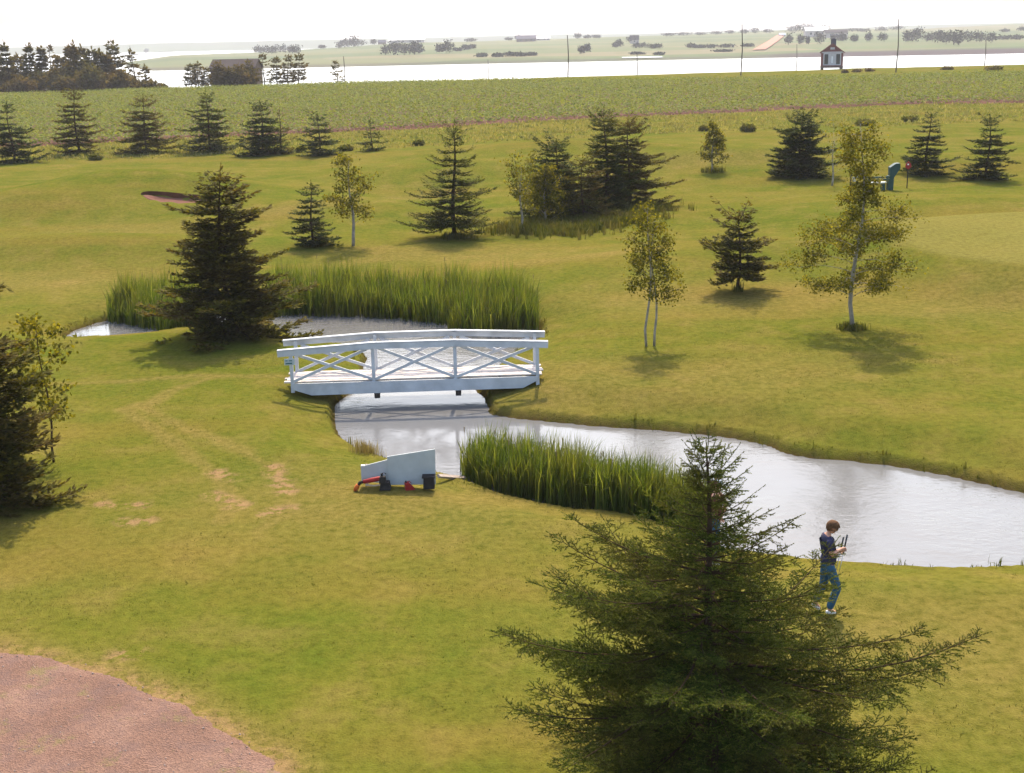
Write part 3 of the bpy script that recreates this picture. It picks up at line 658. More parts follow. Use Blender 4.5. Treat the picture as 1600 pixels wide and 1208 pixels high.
# ------------------------------------------------------------------ the near spruce, with needles
def near_spruce():
    rng = np.random.default_rng(77); D = 15.2
    d = ray(1118, 1208); base = np.array([d[0] / d[1] * D, D, 0.0]); base[2] = gz(base[0], base[1])
    h = height_to(base, 700); root = empty('spruce_tree', base, 0, 'big green spruce in the foreground, its branches hiding the golfers in part', 'tree')
    T = Soup(); L = Soup(); zz = np.linspace(0, 1, 12)
    tr = np.stack([-.10 * zz * h * .45 + .03 * np.sin(zz * 9), .04 * np.sin(zz * 7), zz * h], 1); tr[0, 2] = -.1
    T.tube(tr, .085 * (1 - zz) ** .8 + .008, 8)
    trp = lambda t: np.array([np.interp(t, zz, tr[:, i]) for i in range(3)])
    segs = []   # p0, p1, brown
    ths = []; t = .04
    while t < .985: ths.append(t); t += .052 * (1 - .40 * t)
    for wi, t in enumerate(ths):
        env = np.interp(t, [0, .1, .3, .45, .57, .66, .71, .79, .9, 1], [2.65, 2.7, 2.75, 2.65, 2.15, 1.45, 1.15, .82, .42, .10])
        k = int(round(np.interp(t, [0, .5, 1], [10, 9, 5]))); a0 = rng.random() * 6.28; k0 = k; k = k + (4 if .42 < t < .93 else 0)
        for j in range(k):
            az = a0 + j * 6.283 / k0 + rng.normal(0, .22) + (.4 if j >= k0 else 0)
            Ln = env * rng.uniform(.62, 1.10) * (1 + .10 * math.sin(2 * az + wi)) * (1.1 if .52 < t < .7 and math.cos(az) < -.2 else 1) * (.80 if .49 < t < .70 and math.cos(az) > .05 else 1) * (.55 if j >= k0 else 1) * (1.12 if t < .5 and math.cos(az) > .6 else 1)
            if rng.random() < .06: Ln *= 1.1
            s = np.linspace(0, 1, 8); pitch = np.interp(t, [0, .4, .75, 1], [-.16, -.04, .28, .9]) + rng.normal(0, .09)
            dz = Ln * (math.tan(pitch) * s - .05 * np.sin(s * 3.14) + .07 * s ** 3)
            wob = rng.normal(0, .04 * Ln) * np.sin(s * 3); c, sn = math.cos(az), math.sin(az); st = trp(t)
            bp = np.stack([st[0] + c * Ln * s - sn * wob, st[1] + sn * Ln * s + c * wob, st[2] + dz], 1)
            T.tube(bp, (.005 + .0065 * Ln) * (1 - .88 * s), 5, cap=False)
            for q in range(2, 7): segs.append((bp[q], bp[q + 1], 0))
            e = bp[-1]; dd = unit(bp[-1] - bp[-3]); segs.append((e, e + dd * rng.uniform(.08, .18), 0))
            ns = max(4, int(Ln / .115))
            for q in range(ns):
                u = .18 + .82 * (q + rng.random() * .7) / ns; b = np.array([np.interp(u, s, bp[:, i]) for i in range(3)])
                for sd2 in (-1, 1):
                    if rng.random() < .1: continue
                    an = az + sd2 * rng.uniform(.65, 1.05); l = min(.80, .10 + .40 * Ln * (1.12 - u) * rng.uniform(.4, 1.1)) * (1 - .35 * (u < .35))
                    pt = rng.normal(.10, .16) - .12 * (l > .4)
                    dv = np.array([math.cos(an) * math.cos(pt), math.sin(an) * math.cos(pt), math.sin(pt)]); e = b + dv * l
                    segs.append((b, e, 0))
                    nn = int(l / .085)
                    for z_ in range(nn):
                        uu = (z_ + .6 + .4 * rng.random()) / (nn + .6); bb = b + dv * l * uu
                        for s3 in (-1, 1):
                            a3 = an + s3 * rng.uniform(.5, .95); l3 = min(.24, .045 + .42 * l * (1 - uu) * rng.uniform(.5, 1.1)); p3 = pt + rng.normal(.05, .22)
                            segs.append((bb, bb + np.array([math.cos(a3) * math.cos(p3), math.sin(a3) * math.cos(p3), math.sin(p3)]) * l3, 0))
    tip = tr[-1]; segs.append((tip - [0, 0, .15], tip + [0.02, 0, .02], 0)); T.tube([tip, tip + [.01, 0, .06]], [.006, .003], 4)
    A_ = np.array([s[0] for s in segs]); Bq = np.array([s[1] for s in segs]); ln = np.linalg.norm(Bq - A_, axis=1)
    dv = unit(Bq - A_)
    # twigs: three-sided slivers
    s1 = unit(np.cross(dv, [0, 0, 1.0])); r_ = .0035
    TW = np.stack([A_ - s1 * r_, A_ + s1 * r_, Bq + s1 * r_ * .4, Bq - s1 * r_ * .4], 1); Tw = Soup(); Tw.add(TW, np.full(len(TW), .5))
    m = np.maximum(8, (ln * 250)).astype(int); idx = np.repeat(np.arange(len(segs)), m); n = len(idx)
    u = rng.random(n); ph = rng.random(n) * 6.283; s2 = np.cross(dv, s1)
    rad = s1[idx] * np.cos(ph)[:, None] + s2[idx] * (np.sin(ph) * .8)[:, None] + np.array([0, 0, .25])
    dr = unit(dv[idx] * .75 + unit(rad) * .75); pos = A_[idx] + dv[idx] * (u * ln[idx])[:, None]
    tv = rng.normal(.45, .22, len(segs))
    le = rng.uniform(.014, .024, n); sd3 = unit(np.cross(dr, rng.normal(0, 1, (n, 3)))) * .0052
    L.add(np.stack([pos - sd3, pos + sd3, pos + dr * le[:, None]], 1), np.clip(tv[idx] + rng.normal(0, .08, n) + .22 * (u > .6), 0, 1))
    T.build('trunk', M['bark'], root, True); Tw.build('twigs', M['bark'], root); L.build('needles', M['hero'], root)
    print('NEAR segs', len(segs), 'needles', n, 'h', h)
    return root
near_spruce()
# ------------------------------------------------------------------ reeds, tall grass
def in_poly_pts(poly, dens, rng):
    x0, x1 = min(p[0] for p in poly), max(p[0] for p in poly); y0, y1 = min(p[1] for p in poly), max(p[1] for p in poly)
    n = int((x1 - x0) * (y1 - y0) * dens); x = rng.uniform(x0, x1, n); y = rng.uniform(y0, y1, n)
    s = sdf(x, y, poly); k = s < .12 * rng.random(n); return x[k], y[k], s[k]
def reeds(name, pxs, h, dens, seed, label, wdt=.022, lean=.32):
    rng = np.random.default_rng(seed); poly = [W(*q)[:2] for q in pxs]
    x, y, s = in_poly_pts(poly, dens, rng); cl = fbm(x / .45, y / .45, seed) ; k = (cl > -.30 - .45 * rng.random(len(x))) & (s < .1 - .45 * rng.random(len(x)) ** 2 * (vnoise(x / .6, y / .6, 77) + .6)); x, y, cl, s = x[k], y[k], cl[k], s[k]
    z = np.maximum(G(x, y), WL - .25); sp = Soup()
    for j in range(4):
        n = len(x); b = np.stack([x, y, z], 1) + rng.normal(0, .03, (n, 3)) * [1, 1, 0]
        blades(sp, b, h * (.42 + .68 * np.sqrt(rng.random(n))) * (1 + .30 * cl + .35 * vnoise(x / 1.1, y / 1.1, seed + 5)) * (.8 + .25 * smooth(0, .5, -s)), wdt * rng.uniform(.7, 1.4, n), np.where(rng.random(n) < .5, rng.normal(.2, .9, n), rng.random(n) * 6.283), np.abs(rng.normal(.10, lean * .85, n)).clip(0, .9), np.clip(rng.normal(.42 + .25 * cl, .26, n), 0, 1))
    # dead brown blades low down
    kk = rng.random(len(x)) < .5; n = kk.sum(); sp2 = Soup()
    blades(sp, np.stack([x, y, z], 1)[kk], h * np.where(rng.random(n) < .25, rng.uniform(.5, .98, n), rng.uniform(.2, .45, n)), np.full(n, wdt * 1.2), rng.random(n) * 6.283, rng.uniform(.2, .9, n), np.full(n, .0))
    # cattail heads
    q = rng.random(len(x)) < .012
    for bx_, by_, bz_ in np.stack([x, y, z], 1)[q]:
        t_ = h * rng.uniform(.8, 1.0); sp2.tube([(bx_, by_, bz_), (bx_ + .02, by_, bz_ + t_)], [.004, .004], 3, cap=False); sp2.tube([(bx_ + .02, by_, bz_ + t_), (bx_ + .02, by_, bz_ + t_ + .13)], [.012, .012], 5)
    o = sp.build(name, M['reed']); tag(o, label, 'reeds', kind='stuff')
    if sp2.n: tag(sp2.build('cattail_heads', M['cattail']), 'brown cattail spikes standing in ' + label.split(',')[0], 'cattails', kind='stuff')
    return o
M['cattail'] = mat_plain('cattail_spike', (.19, .135, .065), .9, .1)
reeds('reeds', [(720, 738), (745, 728), (800, 736), (860, 752), (960, 772), (1060, 790), (1105, 800), (1110, 838), (1030, 822), (960, 808), (880, 799), (800, 781), (748, 762)], 1.52, 170, 41, 'tall green cattail bed along the near bank, right of the white panels', .026)
reeds('reeds', [(410, 480), (430, 494), (560, 496), (620, 500), (690, 508), (715, 520), (770, 523), (838, 521), (838, 498), (800, 488), (700, 480), (560, 472), (430, 472)], 1.72, 62, 42, 'long green cattail bed on the far side of the pond behind the bridge', .03)
reeds('reeds', [(168, 500), (180, 492), (262, 484), (330, 484), (330, 512), (262, 519), (215, 512), (180, 505)], 1.5, 75, 43, 'dark green cattail clump by the small pool left of the broad spruce', .028)
def tufts(name, x, y, h, nb, wd, seed, mat, label, cat, lean=.6, z=None):
    rng = np.random.default_rng(seed); n0 = len(x); z = G(x, y) if z is None else z; sp = Soup(); idx = np.repeat(np.arange(n0), nb); n = len(idx)
    hh = h[idx] * rng.uniform(.5, 1.1, n); b = np.stack([x[idx], y[idx], z[idx] - .02], 1) + rng.normal(0, 1, (n, 3)) * np.stack([hh * .22, hh * .22, hh * 0], 1)
    tv = rng.normal(.5, .2, n0)
    blades(sp, b, hh, wd * hh * rng.uniform(.6, 1.4, n) * 1.0, rng.random(n) * 6.283, np.abs(rng.normal(0, lean * .6, n)).clip(0, .9), np.clip(tv[idx] + rng.normal(0, .12, n), 0, 1))
    return tag(sp.build(name, mat), label, cat, kind='stuff')
rng = np.random.default_rng(60)
X_, Y_, H_ = [], [], []
for p, r in skirts:
    n = int(70 * (r + .3)); a = rng.random(n) * 6.283; q = np.abs(rng.normal(0, .3, n)) * r
    X_.append(p[0] + q * np.cos(a)); Y_.append(p[1] + q * np.sin(a)); H_.append((.12 + .30 * rng.random(n)) * np.exp(-(q / (r * .55)) ** 2) + .05)
mp_ = [P(*q) for q in [(820, 360), (850, 362), (880, 364), (910, 355), (940, 350), (970, 342), (1000, 330), (865, 352), (925, 342)]]
for p in mp_:
    n = 260; X_.append(p[0] + rng.normal(0, 1.0, n)); Y_.append(p[1] + rng.normal(0, .8, n)); H_.append(.25 + .40 * rng.random(n))
bp_ = P(1333, 514); X_.append(bp_[0] + rng.normal(0, .22, 60)); Y_.append(bp_[1] + rng.normal(0, .22, 60)); H_.append(np.full(60, .28))
bp_ = P(1113, 268); X_.append(bp_[0] + rng.normal(0, .4, 60)); Y_.append(bp_[1] + rng.normal(0, .4, 60)); H_.append(.2 + .3 * rng.random(60))
X_, Y_, H_ = map(np.concatenate, (X_, Y_, H_))
tufts('tall_grass', X_, Y_, H_, 8, .10, 61, M['tallgrass'], 'unmown grass ringing the tree trunks on the lawn', 'grass')
# grass fringe on the pond bank
rng = np.random.default_rng(62); n = 60000
x = rng.uniform(px0 - 1, px1 + 1, n); y = rng.uniform(py0 - 1, py1 + 1, n); s = pond_s(x, y)
k = (s > -.02) & (s < .30 * (1 + vnoise(x / 1.5, y / 1.5, 3))) & (np.abs(x) < y * .5 + 2) & (vnoise(x / .5, y / .5, 31) > -.18); x, y = x[k], y[k]
tufts('bank_grass', x, y, .04 + .07 * rng.random(len(x)) + .16 * (rng.random(len(x)) < .04), 6, .12, 63, M['tallgrass'], 'uneven grass fringe along the edge of the pond', 'grass', .8)
c = P(572, 706); x = c[0] + rng.normal(0, .18, 70); y = c[1] + rng.normal(0, .22, 70)
tufts('dry_reed_tuft', x, y, np.full(70, .36), 7, .035, 64, M['drygrass'], 'small tuft of dry tan reeds at the water edge behind the white panels', 'reeds', .3)
# rough strip between lawn and crop
lawn_edge = wl([(-60, 262), (120, 250), (330, 243), (500, 240), (600, 233), (750, 224), (900, 216), (1040, 209), (1200, 203), (1400, 197), (1600, 190), (1750, 186)])
rough_poly = lawn_edge + near[::-1]
n = 60000; x = rng.uniform(-70, 80, n); y = rng.uniform(85, 190, n); k = np.abs(x) < y * .45 + 3; x, y = x[k], y[k]
s = sdf(x, y, rough_poly); k = s < .8 * vnoise(x / 2, y / 2, 5); x, y = x[k], y[k]
print('rough', len(x))
hh = .14 + .16 * rng.random(len(x)) + .35 * np.clip(fbm(x / 3, y / 2, 8), 0, 1)
tufts('rough_grass', x, y, hh, 5, .26, 65, M['rough'], 'band of pale unmown grass and weeds between the lawn and the crop', 'grass', .8)
i = 0
for px, py, w_, h_ in [(1352, 196, 38, 9), (1168, 206, 28, 12), (150, 250, 22, 7), (655, 228, 18, 9), (1100, 205, 14, 7), (1420, 190, 24, 7), (470, 238, 16, 8), (540, 236, 22, 8)]:
    p = P(px, py); q = ppm(p); i += 1
    bush('weed_clump', p, w_ / q, h_ / q * .8 + .1, 200 + i, M['tallgrass'], 900, .24, label=['dark low weed clump between the dense bushy spruce and the tall birch top', 'green weed clump left of the dense bushy spruce at the lawn edge', 'low weed patch between the second and third spruce of the back row', 'weed clump at the lawn edge above the tall lone spruce', 'small weed clump near the pointed yellow green tree top', 'weed clump in the rough strip above the green bench', 'weed clump between the ragged and the forked spruce of the back row', 'weed clump left of the smallest back row spruce'][i - 1], group='weed clumps along the rough strip', cat='bush')
i = 0
for px, py, w_, h_ in [(1340, 112, 26, 4), (1360, 111, 24, 5), (1480, 108, 30, 4), (1553, 110, 50, 9), (1320, 113, 14, 3)]:
    p = P(px, py + 1); q = ppm(p); i += 1
    bush('shrub', p, w_ / q * .7, h_ / q * .7 + .2, 230 + i, M['wood_far'], 300, .4, label=['low shrub just right of the raised red cabin on the field crest', 'second low shrub right of the raised red cabin', 'flat shrub between the two right hand poles on the crest', 'largest dark shrub on the crest at the right edge', 'tiny shrub under the right corner of the raised red cabin'][i - 1], group='shrubs on the field crest', cat='bush')
# ------------------------------------------------------------------ woods on the crest
WF = M['wood_far']
def on_crest(px, py=None):
    """point on the ground near the crest under photo column px"""
    p = P(px, 150); x_, y_ = p[0], p[1]
    best = None
    for yy in np.linspace(240, 330, 46):
        x_ = (px - 800) / 2072 * yy; z_ = gz(x_, yy); r_ = proj((x_, yy, z_))[1]
        if best is None or r_ < best[0]: best = (r_, x_, yy, z_)
    return best
def crest_pt(px, dy):
    _, x_, yy, z_ = on_crest(px); yy += dy; x_ = (px - 800) / 2072 * yy
    # correct for roll: shift until the column matches
    for _ in range(3):
        z_ = gz(x_, yy); q = proj((x_, yy, z_ + 3))[0]; x_ += (px - q) * yy / 2072
    return np.array([x_, yy, gz(x_, yy)])
wood = [(-6, 84, 17, 4), (13, 72, 13, 0), (31, 90, 15, 6), (50, 73, 14, 2), (68, 77, 9, 3), (81, 74, 10, 8), (97, 92, 15, -2), (112, 76, 14, 5), (120, 72, 12, 1), (131, 76, 13, 9), (146, 80, 14, 3), (158, 84, 12, -3), (170, 88, 10, 6), (180, 72, 15, 10), (209, 80, 12, 6), (228, 108, 8, 4)]
wl_lab = ['blunt conifer cut by the left edge of the wood', 'round topped conifer second from the left in the wood', 'low conifer between the first two pointed tops of the wood', 'pointed conifer with a spiky top in the left half of the wood', 'narrow spire conifer in the left half of the wood', 'thin twiggy conifer right of the narrow spire in the wood', 'low brown conifer in the middle of the wood', 'forked conifer in the middle of the wood', 'tall conifer with a two pronged top in the middle of the wood', 'conifer just right of the two pronged top in the wood', 'flat topped conifer right of the middle of the wood', 'drooping brown conifer near the right end of the wood', 'narrow conifer at the right end of the dense wood, by the water gap', 'tall windblown conifer standing apart right of the dense wood', 'open umbrella shaped conifer right of the windblown one', 'sparse small conifer farthest right of the left wood']
for i, ((px, ty, hw, dy), lab) in enumerate(zip(wood, wl_lab)):
    p = crest_pt(px, dy - 4); h = height_to(p, ty); R = hw / ppm(p)
    sparse = px in (228, 81, 209)
    spruce('conifer_tree', p, h, R * 1.35, 300 + i, WF, nw=14 if not sparse else 8, nb=8 if not sparse else 4, el=.75, dens=1.5 if not sparse else 1.0, prof=.85 if px in (50, 68, 13, 120, 209, 112) else .5, gap=.05 if not sparse else .3, layers=1.2, bare=.03 if px != 209 else .3, label=lab, group='conifers of the left hand wood', flat=.9)
bl = [(20, 108, 34, 2), (60, 104, 36, -3), (92, 98, 36, -5), (138, 96, 40, -6), (160, 112, 30, -8), (110, 112, 44, -10), (30, 118, 40, -10), (200, 118, 30, 2), (225, 126, 34, 2), (245, 133, 22, 2), (186, 108, 26, -2), (352, 104, 34, -3), (386, 106, 34, -3)]
bl_lab = ['broadleaf tree low in the left end of the wood', 'broadleaf tree beneath the spiky topped conifer', 'pale green tree at the foot of the narrow spire', 'wide round tree in the middle of the wood', 'low bush at the front of the wood toward its right end', 'wide low bush at the front of the wood near its middle', 'wide low bush at the front of the wood near its left end', 'bush at the foot of the windblown conifer', 'low bush under the umbrella shaped conifer', 'last tiny bush sloping to the water right of the wood', 'round bush in the water gap beside the windblown conifer', 'wide bush hiding the left part of the dark barn', 'wide bush hiding the right part of the dark barn']
for i, ((px, ty, w_, dy), lab) in enumerate(zip(bl, bl_lab)):
    p = crest_pt(px, dy - 4); h = height_to(p, ty); q = ppm(p)
    bush('broadleaf_tree' if i < 5 else 'bush', p, w_ / q * 1.2, h, 330 + i, WF, 1500, .7, label=lab, group='broadleaf growth along the left of the crest', cat='tree' if i < 5 else 'bush', trunk=i < 5)
cl = [(298, 103, 9, 3), (309, 101, 8, 0), (323, 108, 9, 2), (340, 98, 13, -4), (358, 108, 13, -5), (374, 104, 12, -4), (412, 86, 9, 2), (432, 92, 9, 0), (449, 89, 11, 3), (466, 88, 11, 1), (388, 96, 11, -3), (526, 98, 8, 20)]
cl_lab = ['leftmost small conifer beside the dark barn', 'second small conifer left of the dark barn', 'low conifer touching the left end of the dark barn', 'conifer in front of the left end of the dark barn', 'low conifer in front of the middle of the dark barn', 'second low conifer before the middle of the dark barn', 'pointed conifer at the right end of the dark barn', 'left tree of the windblown trio right of the dark barn', 'middle tree of the windblown trio right of the dark barn', 'right tree of the windblown trio, leaning over the water', 'conifer in front of the right end of the dark barn', 'lone ragged conifer beside the leftmost pole, against the water']
for i, ((px, ty, hw, dy), lab) in enumerate(zip(cl, cl_lab)):
    p = crest_pt(px, dy - 3); h = height_to(p, ty); R = hw / ppm(p); sp_ = px in (526, 412)
    spruce('conifer_tree', p, h, R * 1.15, 360 + i, WF, nw=10, nb=6 if not sp_ else 4, el=.5, dens=1.5 if not sp_ else .9, prof=.35, gap=.1 if not sp_ else .3, layers=1.4, lean=.06 if px in (449, 466) else 0, bare=.15, label=lab, group='conifers around the dark barn', flat=.9)
# ------------------------------------------------------------------ buildings
M['barnwall'] = mat_plain('barn_wall', (.13, .09, .07), .9, .1, .15, .8)
M['barnroof'] = mat_plain('barn_roof', (.07, .058, .055), 1.0, .0, .1, .8)
M['whiteroof'] = mat_plain('white_metal_roof', (.75, .74, .74), .6, .3, .05, .4)
M['palewall'] = mat_plain('pale_wall', (.45, .38, .34), .9, .1, .1, .4)
M['darkroof'] = mat_plain('dark_roof', (.10, .09, .11), .9, .1, .1, .4)
M['glass'] = mat_plain('window_glass', (.03, .035, .04), .15, .5, .1, 1)
M['redwall'] = mat_plain('red_brown_shingle', (.20, .075, .070), .9, .1, .2, 3)
M['trim'] = mat_plain('white_trim', (.50, .47, .48), .7, .2, .08, 3)
def gable(name, p, w_, d_, hw_, hr, label, wallm, roofm, win=3, door=True, rz=0, group=None, over=.03, cat='building'):
    root = empty(name, p, rz, label, cat, group); a = Soup(); a.box((0, 0, hw_ / 2 - .4), (w_, d_, hw_ + .8), v=.5)
    for sx in (-1, 1): a.prism([(sx * w_ / 2 - sx * .05, -d_ / 2, hw_), (sx * w_ / 2 - sx * .05, d_ / 2, hw_), (sx * w_ / 2 - sx * .05, 0, hw_ + hr * .96)], (-sx * .2, 0, 0))
    a.build('wall', wallm, root)
    r = Soup(); o = w_ * over
    for sy in (-1, 1):
        e = d_ / 2 * 1.12
        r.prism([(-w_ / 2 - o, sy * e, hw_ - hr * .12), (-w_ / 2 - o, 0, hw_ + hr), (-w_ / 2 - o, 0, hw_ + hr + .25), (-w_ / 2 - o, sy * e, hw_ - hr * .12 + .25)], (w_ + 2 * o, 0, 0))
    r.build('roof', roofm, root)
    for i in range(win):
        x_ = (-.5 + (i + .7) / (win + .4)) * w_ * .9; q = Soup(); q.box((x_, -d_ / 2 - .03, hw_ * .55), (w_ * .35 / max(win, 2) * .7, .08, hw_ * .34)); q.build('window', M['glass'], root)
    if door: q = Soup(); q.box((w_ * .38, -d_ / 2 - .05, hw_ * .36), (w_ * .07, .1, hw_ * .72)); q.build('door', M['darkroof'], root)
    return root
def crest_building():
    p = crest_pt(370, 6); q = ppm(p); h = height_to(p, 94)
    gable('barn', p, 68 / q, 9, h * .72, h * .28, 'long dark barn with a low roof between conifers on the crest', M['barnwall'], M['barnroof'], 4)
crest_building()
def far_house(name, px, wpx, ty, by, label, wallm, roofm, win=3, rf=.5, group='farm buildings across the bay', **k):
    p = PF(px, by); q = ppm(p); h = (by - ty) / q
    gable(name, p, wpx / q, min(12, wpx / q * .5), h * (1 - rf), h * rf, label, wallm, roofm, win, k.get('door', True), group=group, rz=k.get('rz', 0))
far_house('barn', 636, 54, 58, 65, 'long low pale barn on the far shore above the wide grove', M['palewall'], M['whiteroof'], 4, .4)
far_house('farmhouse', 822, 30, 56, 65, 'dark walled farmhouse with a pale roof left of the middle of the far ridge', M['barnwall'], M['darkroof'], 3)
far_house('shed', 846, 26, 57, 63, 'white roofed shed joined to the right of the dark walled farmhouse', M['palewall'], M['whiteroof'], 2)
far_house('cottage', 597, 12, 62, 68, 'tiny dark cottage left of the long low pale barn', M['barnwall'], M['darkroof'], 1)
far_house('cottage', 991, 14, 56, 68, 'pale cottage half hidden by a tree on the middle of the far ridge', M['palewall'], M['barnroof'], 1)
far_house('barn', 1274, 34, 43, 58, 'long barn with a bright white roof behind the big grove on the far ridge', M['palewall'], M['whiteroof'], 3, .35)
far_house('barn', 1305, 34, 47, 59, 'lower barn with a greyish pale roof right of the bright white roof', M['palewall'], M['barnroof'], 3, .35)
far_house('shed', 1222, 10, 52, 57, 'small white shed at the top of the red road', M['palewall'], M['whiteroof'], 1)
# distant trees and hedges (column, top, bottom, width)
FT = [(403, 71, 84, 14), (416, 70, 85, 15), (428, 71, 85, 13), (440, 70, 83, 14), (452, 71, 84, 13), (463, 70, 84, 12), (503, 70, 76, 10), (532, 64, 76, 12), (541, 58, 74, 13), (553, 56, 74, 13), (566, 61, 73, 16), (584, 60, 69, 8), (604, 68, 86, 13), (617, 63, 86, 15), (631, 65, 86, 16), (645, 62, 86, 15), (656, 68, 85, 12), (688, 65, 84, 13), (700, 63, 84, 15), (716, 75, 80, 12), (728, 70, 78, 12), (738, 69, 76, 10), (752, 83, 89, 15), (778, 83, 89, 16), (797, 81, 88, 18), (815, 82, 88, 16), (830, 82, 87, 14), (735, 59, 66, 16), (795, 58, 63, 12), (809, 53, 61, 8), (902, 51, 61, 11), (917, 55, 60, 10), (932, 54, 60, 12), (909, 72, 84, 9), (918, 69, 81, 8), (962, 66, 74, 9), (968, 60, 73, 10), (988, 54, 68, 16), (1000, 67, 75, 22), (1022, 68, 76, 18), (996, 82, 85, 18), (1030, 83, 86, 12), (1046, 51, 57, 20), (1070, 50, 56, 22), (1095, 50, 55, 18), (1118, 48, 54, 16), (1140, 47, 53, 14), (1163, 45, 53, 12), (1180, 43, 52, 14), (1200, 45, 52, 14), (1080, 68, 75, 14), (1092, 70, 75, 14), (1110, 69, 75, 20), (1136, 69, 74, 22), (1131, 78, 81, 24), (1168, 68, 73, 14),
      (1240, 38, 52, 18), (1254, 36, 50, 20), (1268, 37, 48, 16), (1286, 39, 47, 16), (1232, 52, 70, 11), (1251, 53, 70, 9), (1262, 55, 69, 4), (1280, 51, 69, 14), (1303, 52, 66, 9), (1316, 51, 66, 12), (1335, 54, 66, 10), (1357, 50, 65, 10), (1378, 51, 65, 14), (1330, 44, 50, 20), (1350, 44, 50, 16), (1378, 41, 49, 16), (1400, 40, 48, 18), (1420, 46, 67, 14), (1433, 42, 65, 16), (1450, 50, 66, 14), (1465, 45, 67, 16), (1480, 47, 69, 18), (1496, 45, 71, 16), (1512, 48, 66, 18), (1530, 48, 67, 16), (1548, 50, 67, 14), (1565, 55, 62, 22), (1590, 54, 62, 18), (1570, 45, 50, 14), (1596, 42, 48, 14), (212, 84, 88, 12), (229, 75, 84, 6), (258, 80, 84, 26)]
where = [(300, 'on the left neck of the far shore'), (470, 'of the left double grove, far shore'), (595, 'on the ridge above the lone ragged conifer'), (665, 'of the wide grove below the long pale barn'), (710, 'of the compact dark far grove'), (845, 'across the bay, right of the compact grove'), (940, 'across the bay behind the tall middle pole'), (1040, 'near the pale cottage across the bay'), (1210, 'across the bay left of the red road'), (1345, 'around the far white roofed barns'), (1412, 'across the bay left of the tallest pole'), (1460, 'starting the long right hand grove'), (1555, 'filling the long right hand grove'), (1700, 'at the right end of the far shore')]
gcount = {}
for i, (px, ty, by, w_) in enumerate(FT):
    p = PF(px, by); q = ppm(p); h = (by - ty) / q
    wh = [b for a, b in where if px <= a][0]; gcount[wh] = gcount.get(wh, []) + [(px, i, ty, by, w_)]
    FT[i] = (px, ty, by, w_, p, h, q, wh)
ordn = ['first', 'second', 'third', 'fourth', 'fifth', 'sixth', 'seventh', 'eighth', 'ninth', 'tenth', 'eleventh', 'twelfth', 'thirteenth', 'fourteenth', 'fifteenth', 'sixteenth', 'seventeenth', 'eighteenth']
rank = {}
for wh, L_ in gcount.items():
    for k, q in enumerate(sorted(L_)): rank[q[1]] = ordn[k]
for i, (px, ty, by, w_, p, h, q, wh) in enumerate(FT):
    low = (by - ty) < w_ * .55; kind = 'low bush' if low else ('narrow one' if w_ < (by - ty) * .7 else 'rounded tree')
    bush('bush' if low else 'distant_tree', p, w_ / q * 1.55, h * 1.12, 500 + i, M['farbush'], 340, max(1.3, h * .14), label='%s %s %s' % (rank[i], kind, wh), group='trees and bushes ' + wh, cat='bush' if low else 'tree')
# ------------------------------------------------------------------ poles
def pole(px, ty, Y, r, label):
    x_ = (px - 800) / 2072 * Y
    for _ in range(3):
        z_ = gz(x_, Y); x_ += (px - proj((x_, Y, z_ + 3))[0]) * Y / 2072
    p = np.array([x_, Y, gz(x_, Y)]); h = height_to(p, ty); root = empty('utility_pole', p, 0, label, 'pole', 'poles along the field crest')
    s = Soup(); s.tube([(0, 0, -.5), (.02 * h, 0, h * .5), (.0, 0, h)], [r, r * .85, r * .65], 8); s.build('post', M['pole'], root, True)
    if h > 7.5: s = Soup(); s.tube([(0.0, -r, h - .5), (0.0, -r - .12, h - .5), (0, -r - .12, h - .32)], [.03, .03, .05], 5); s.build('insulator', M['darkroof'], root)
pole(538, 88, 322, .13, 'leftmost pole, beside the lone ragged conifer at the water'); pole(763, 93, 392, .12, 'second pole from the left, short against the bay'); pole(800, 106, 420, .13, 'very short thin pole between the second pole and the tall middle pole')
pole(887, 55, 287, .14, 'tall pole in the middle of the crest'); pole(995, 80, 392, .15, 'short pole right of the tall middle pole'); pole(1158, 38, 262, .13, 'tall pole left of the raised red cabin')
pole(1244, 69, 350, .11, 'thin short pole just left of the raised red cabin'); pole(1401, 30, 256, .13, 'tallest pole, right of the raised red cabin'); pole(1538, 60, 372, .14, 'short pole nearest to the right edge')
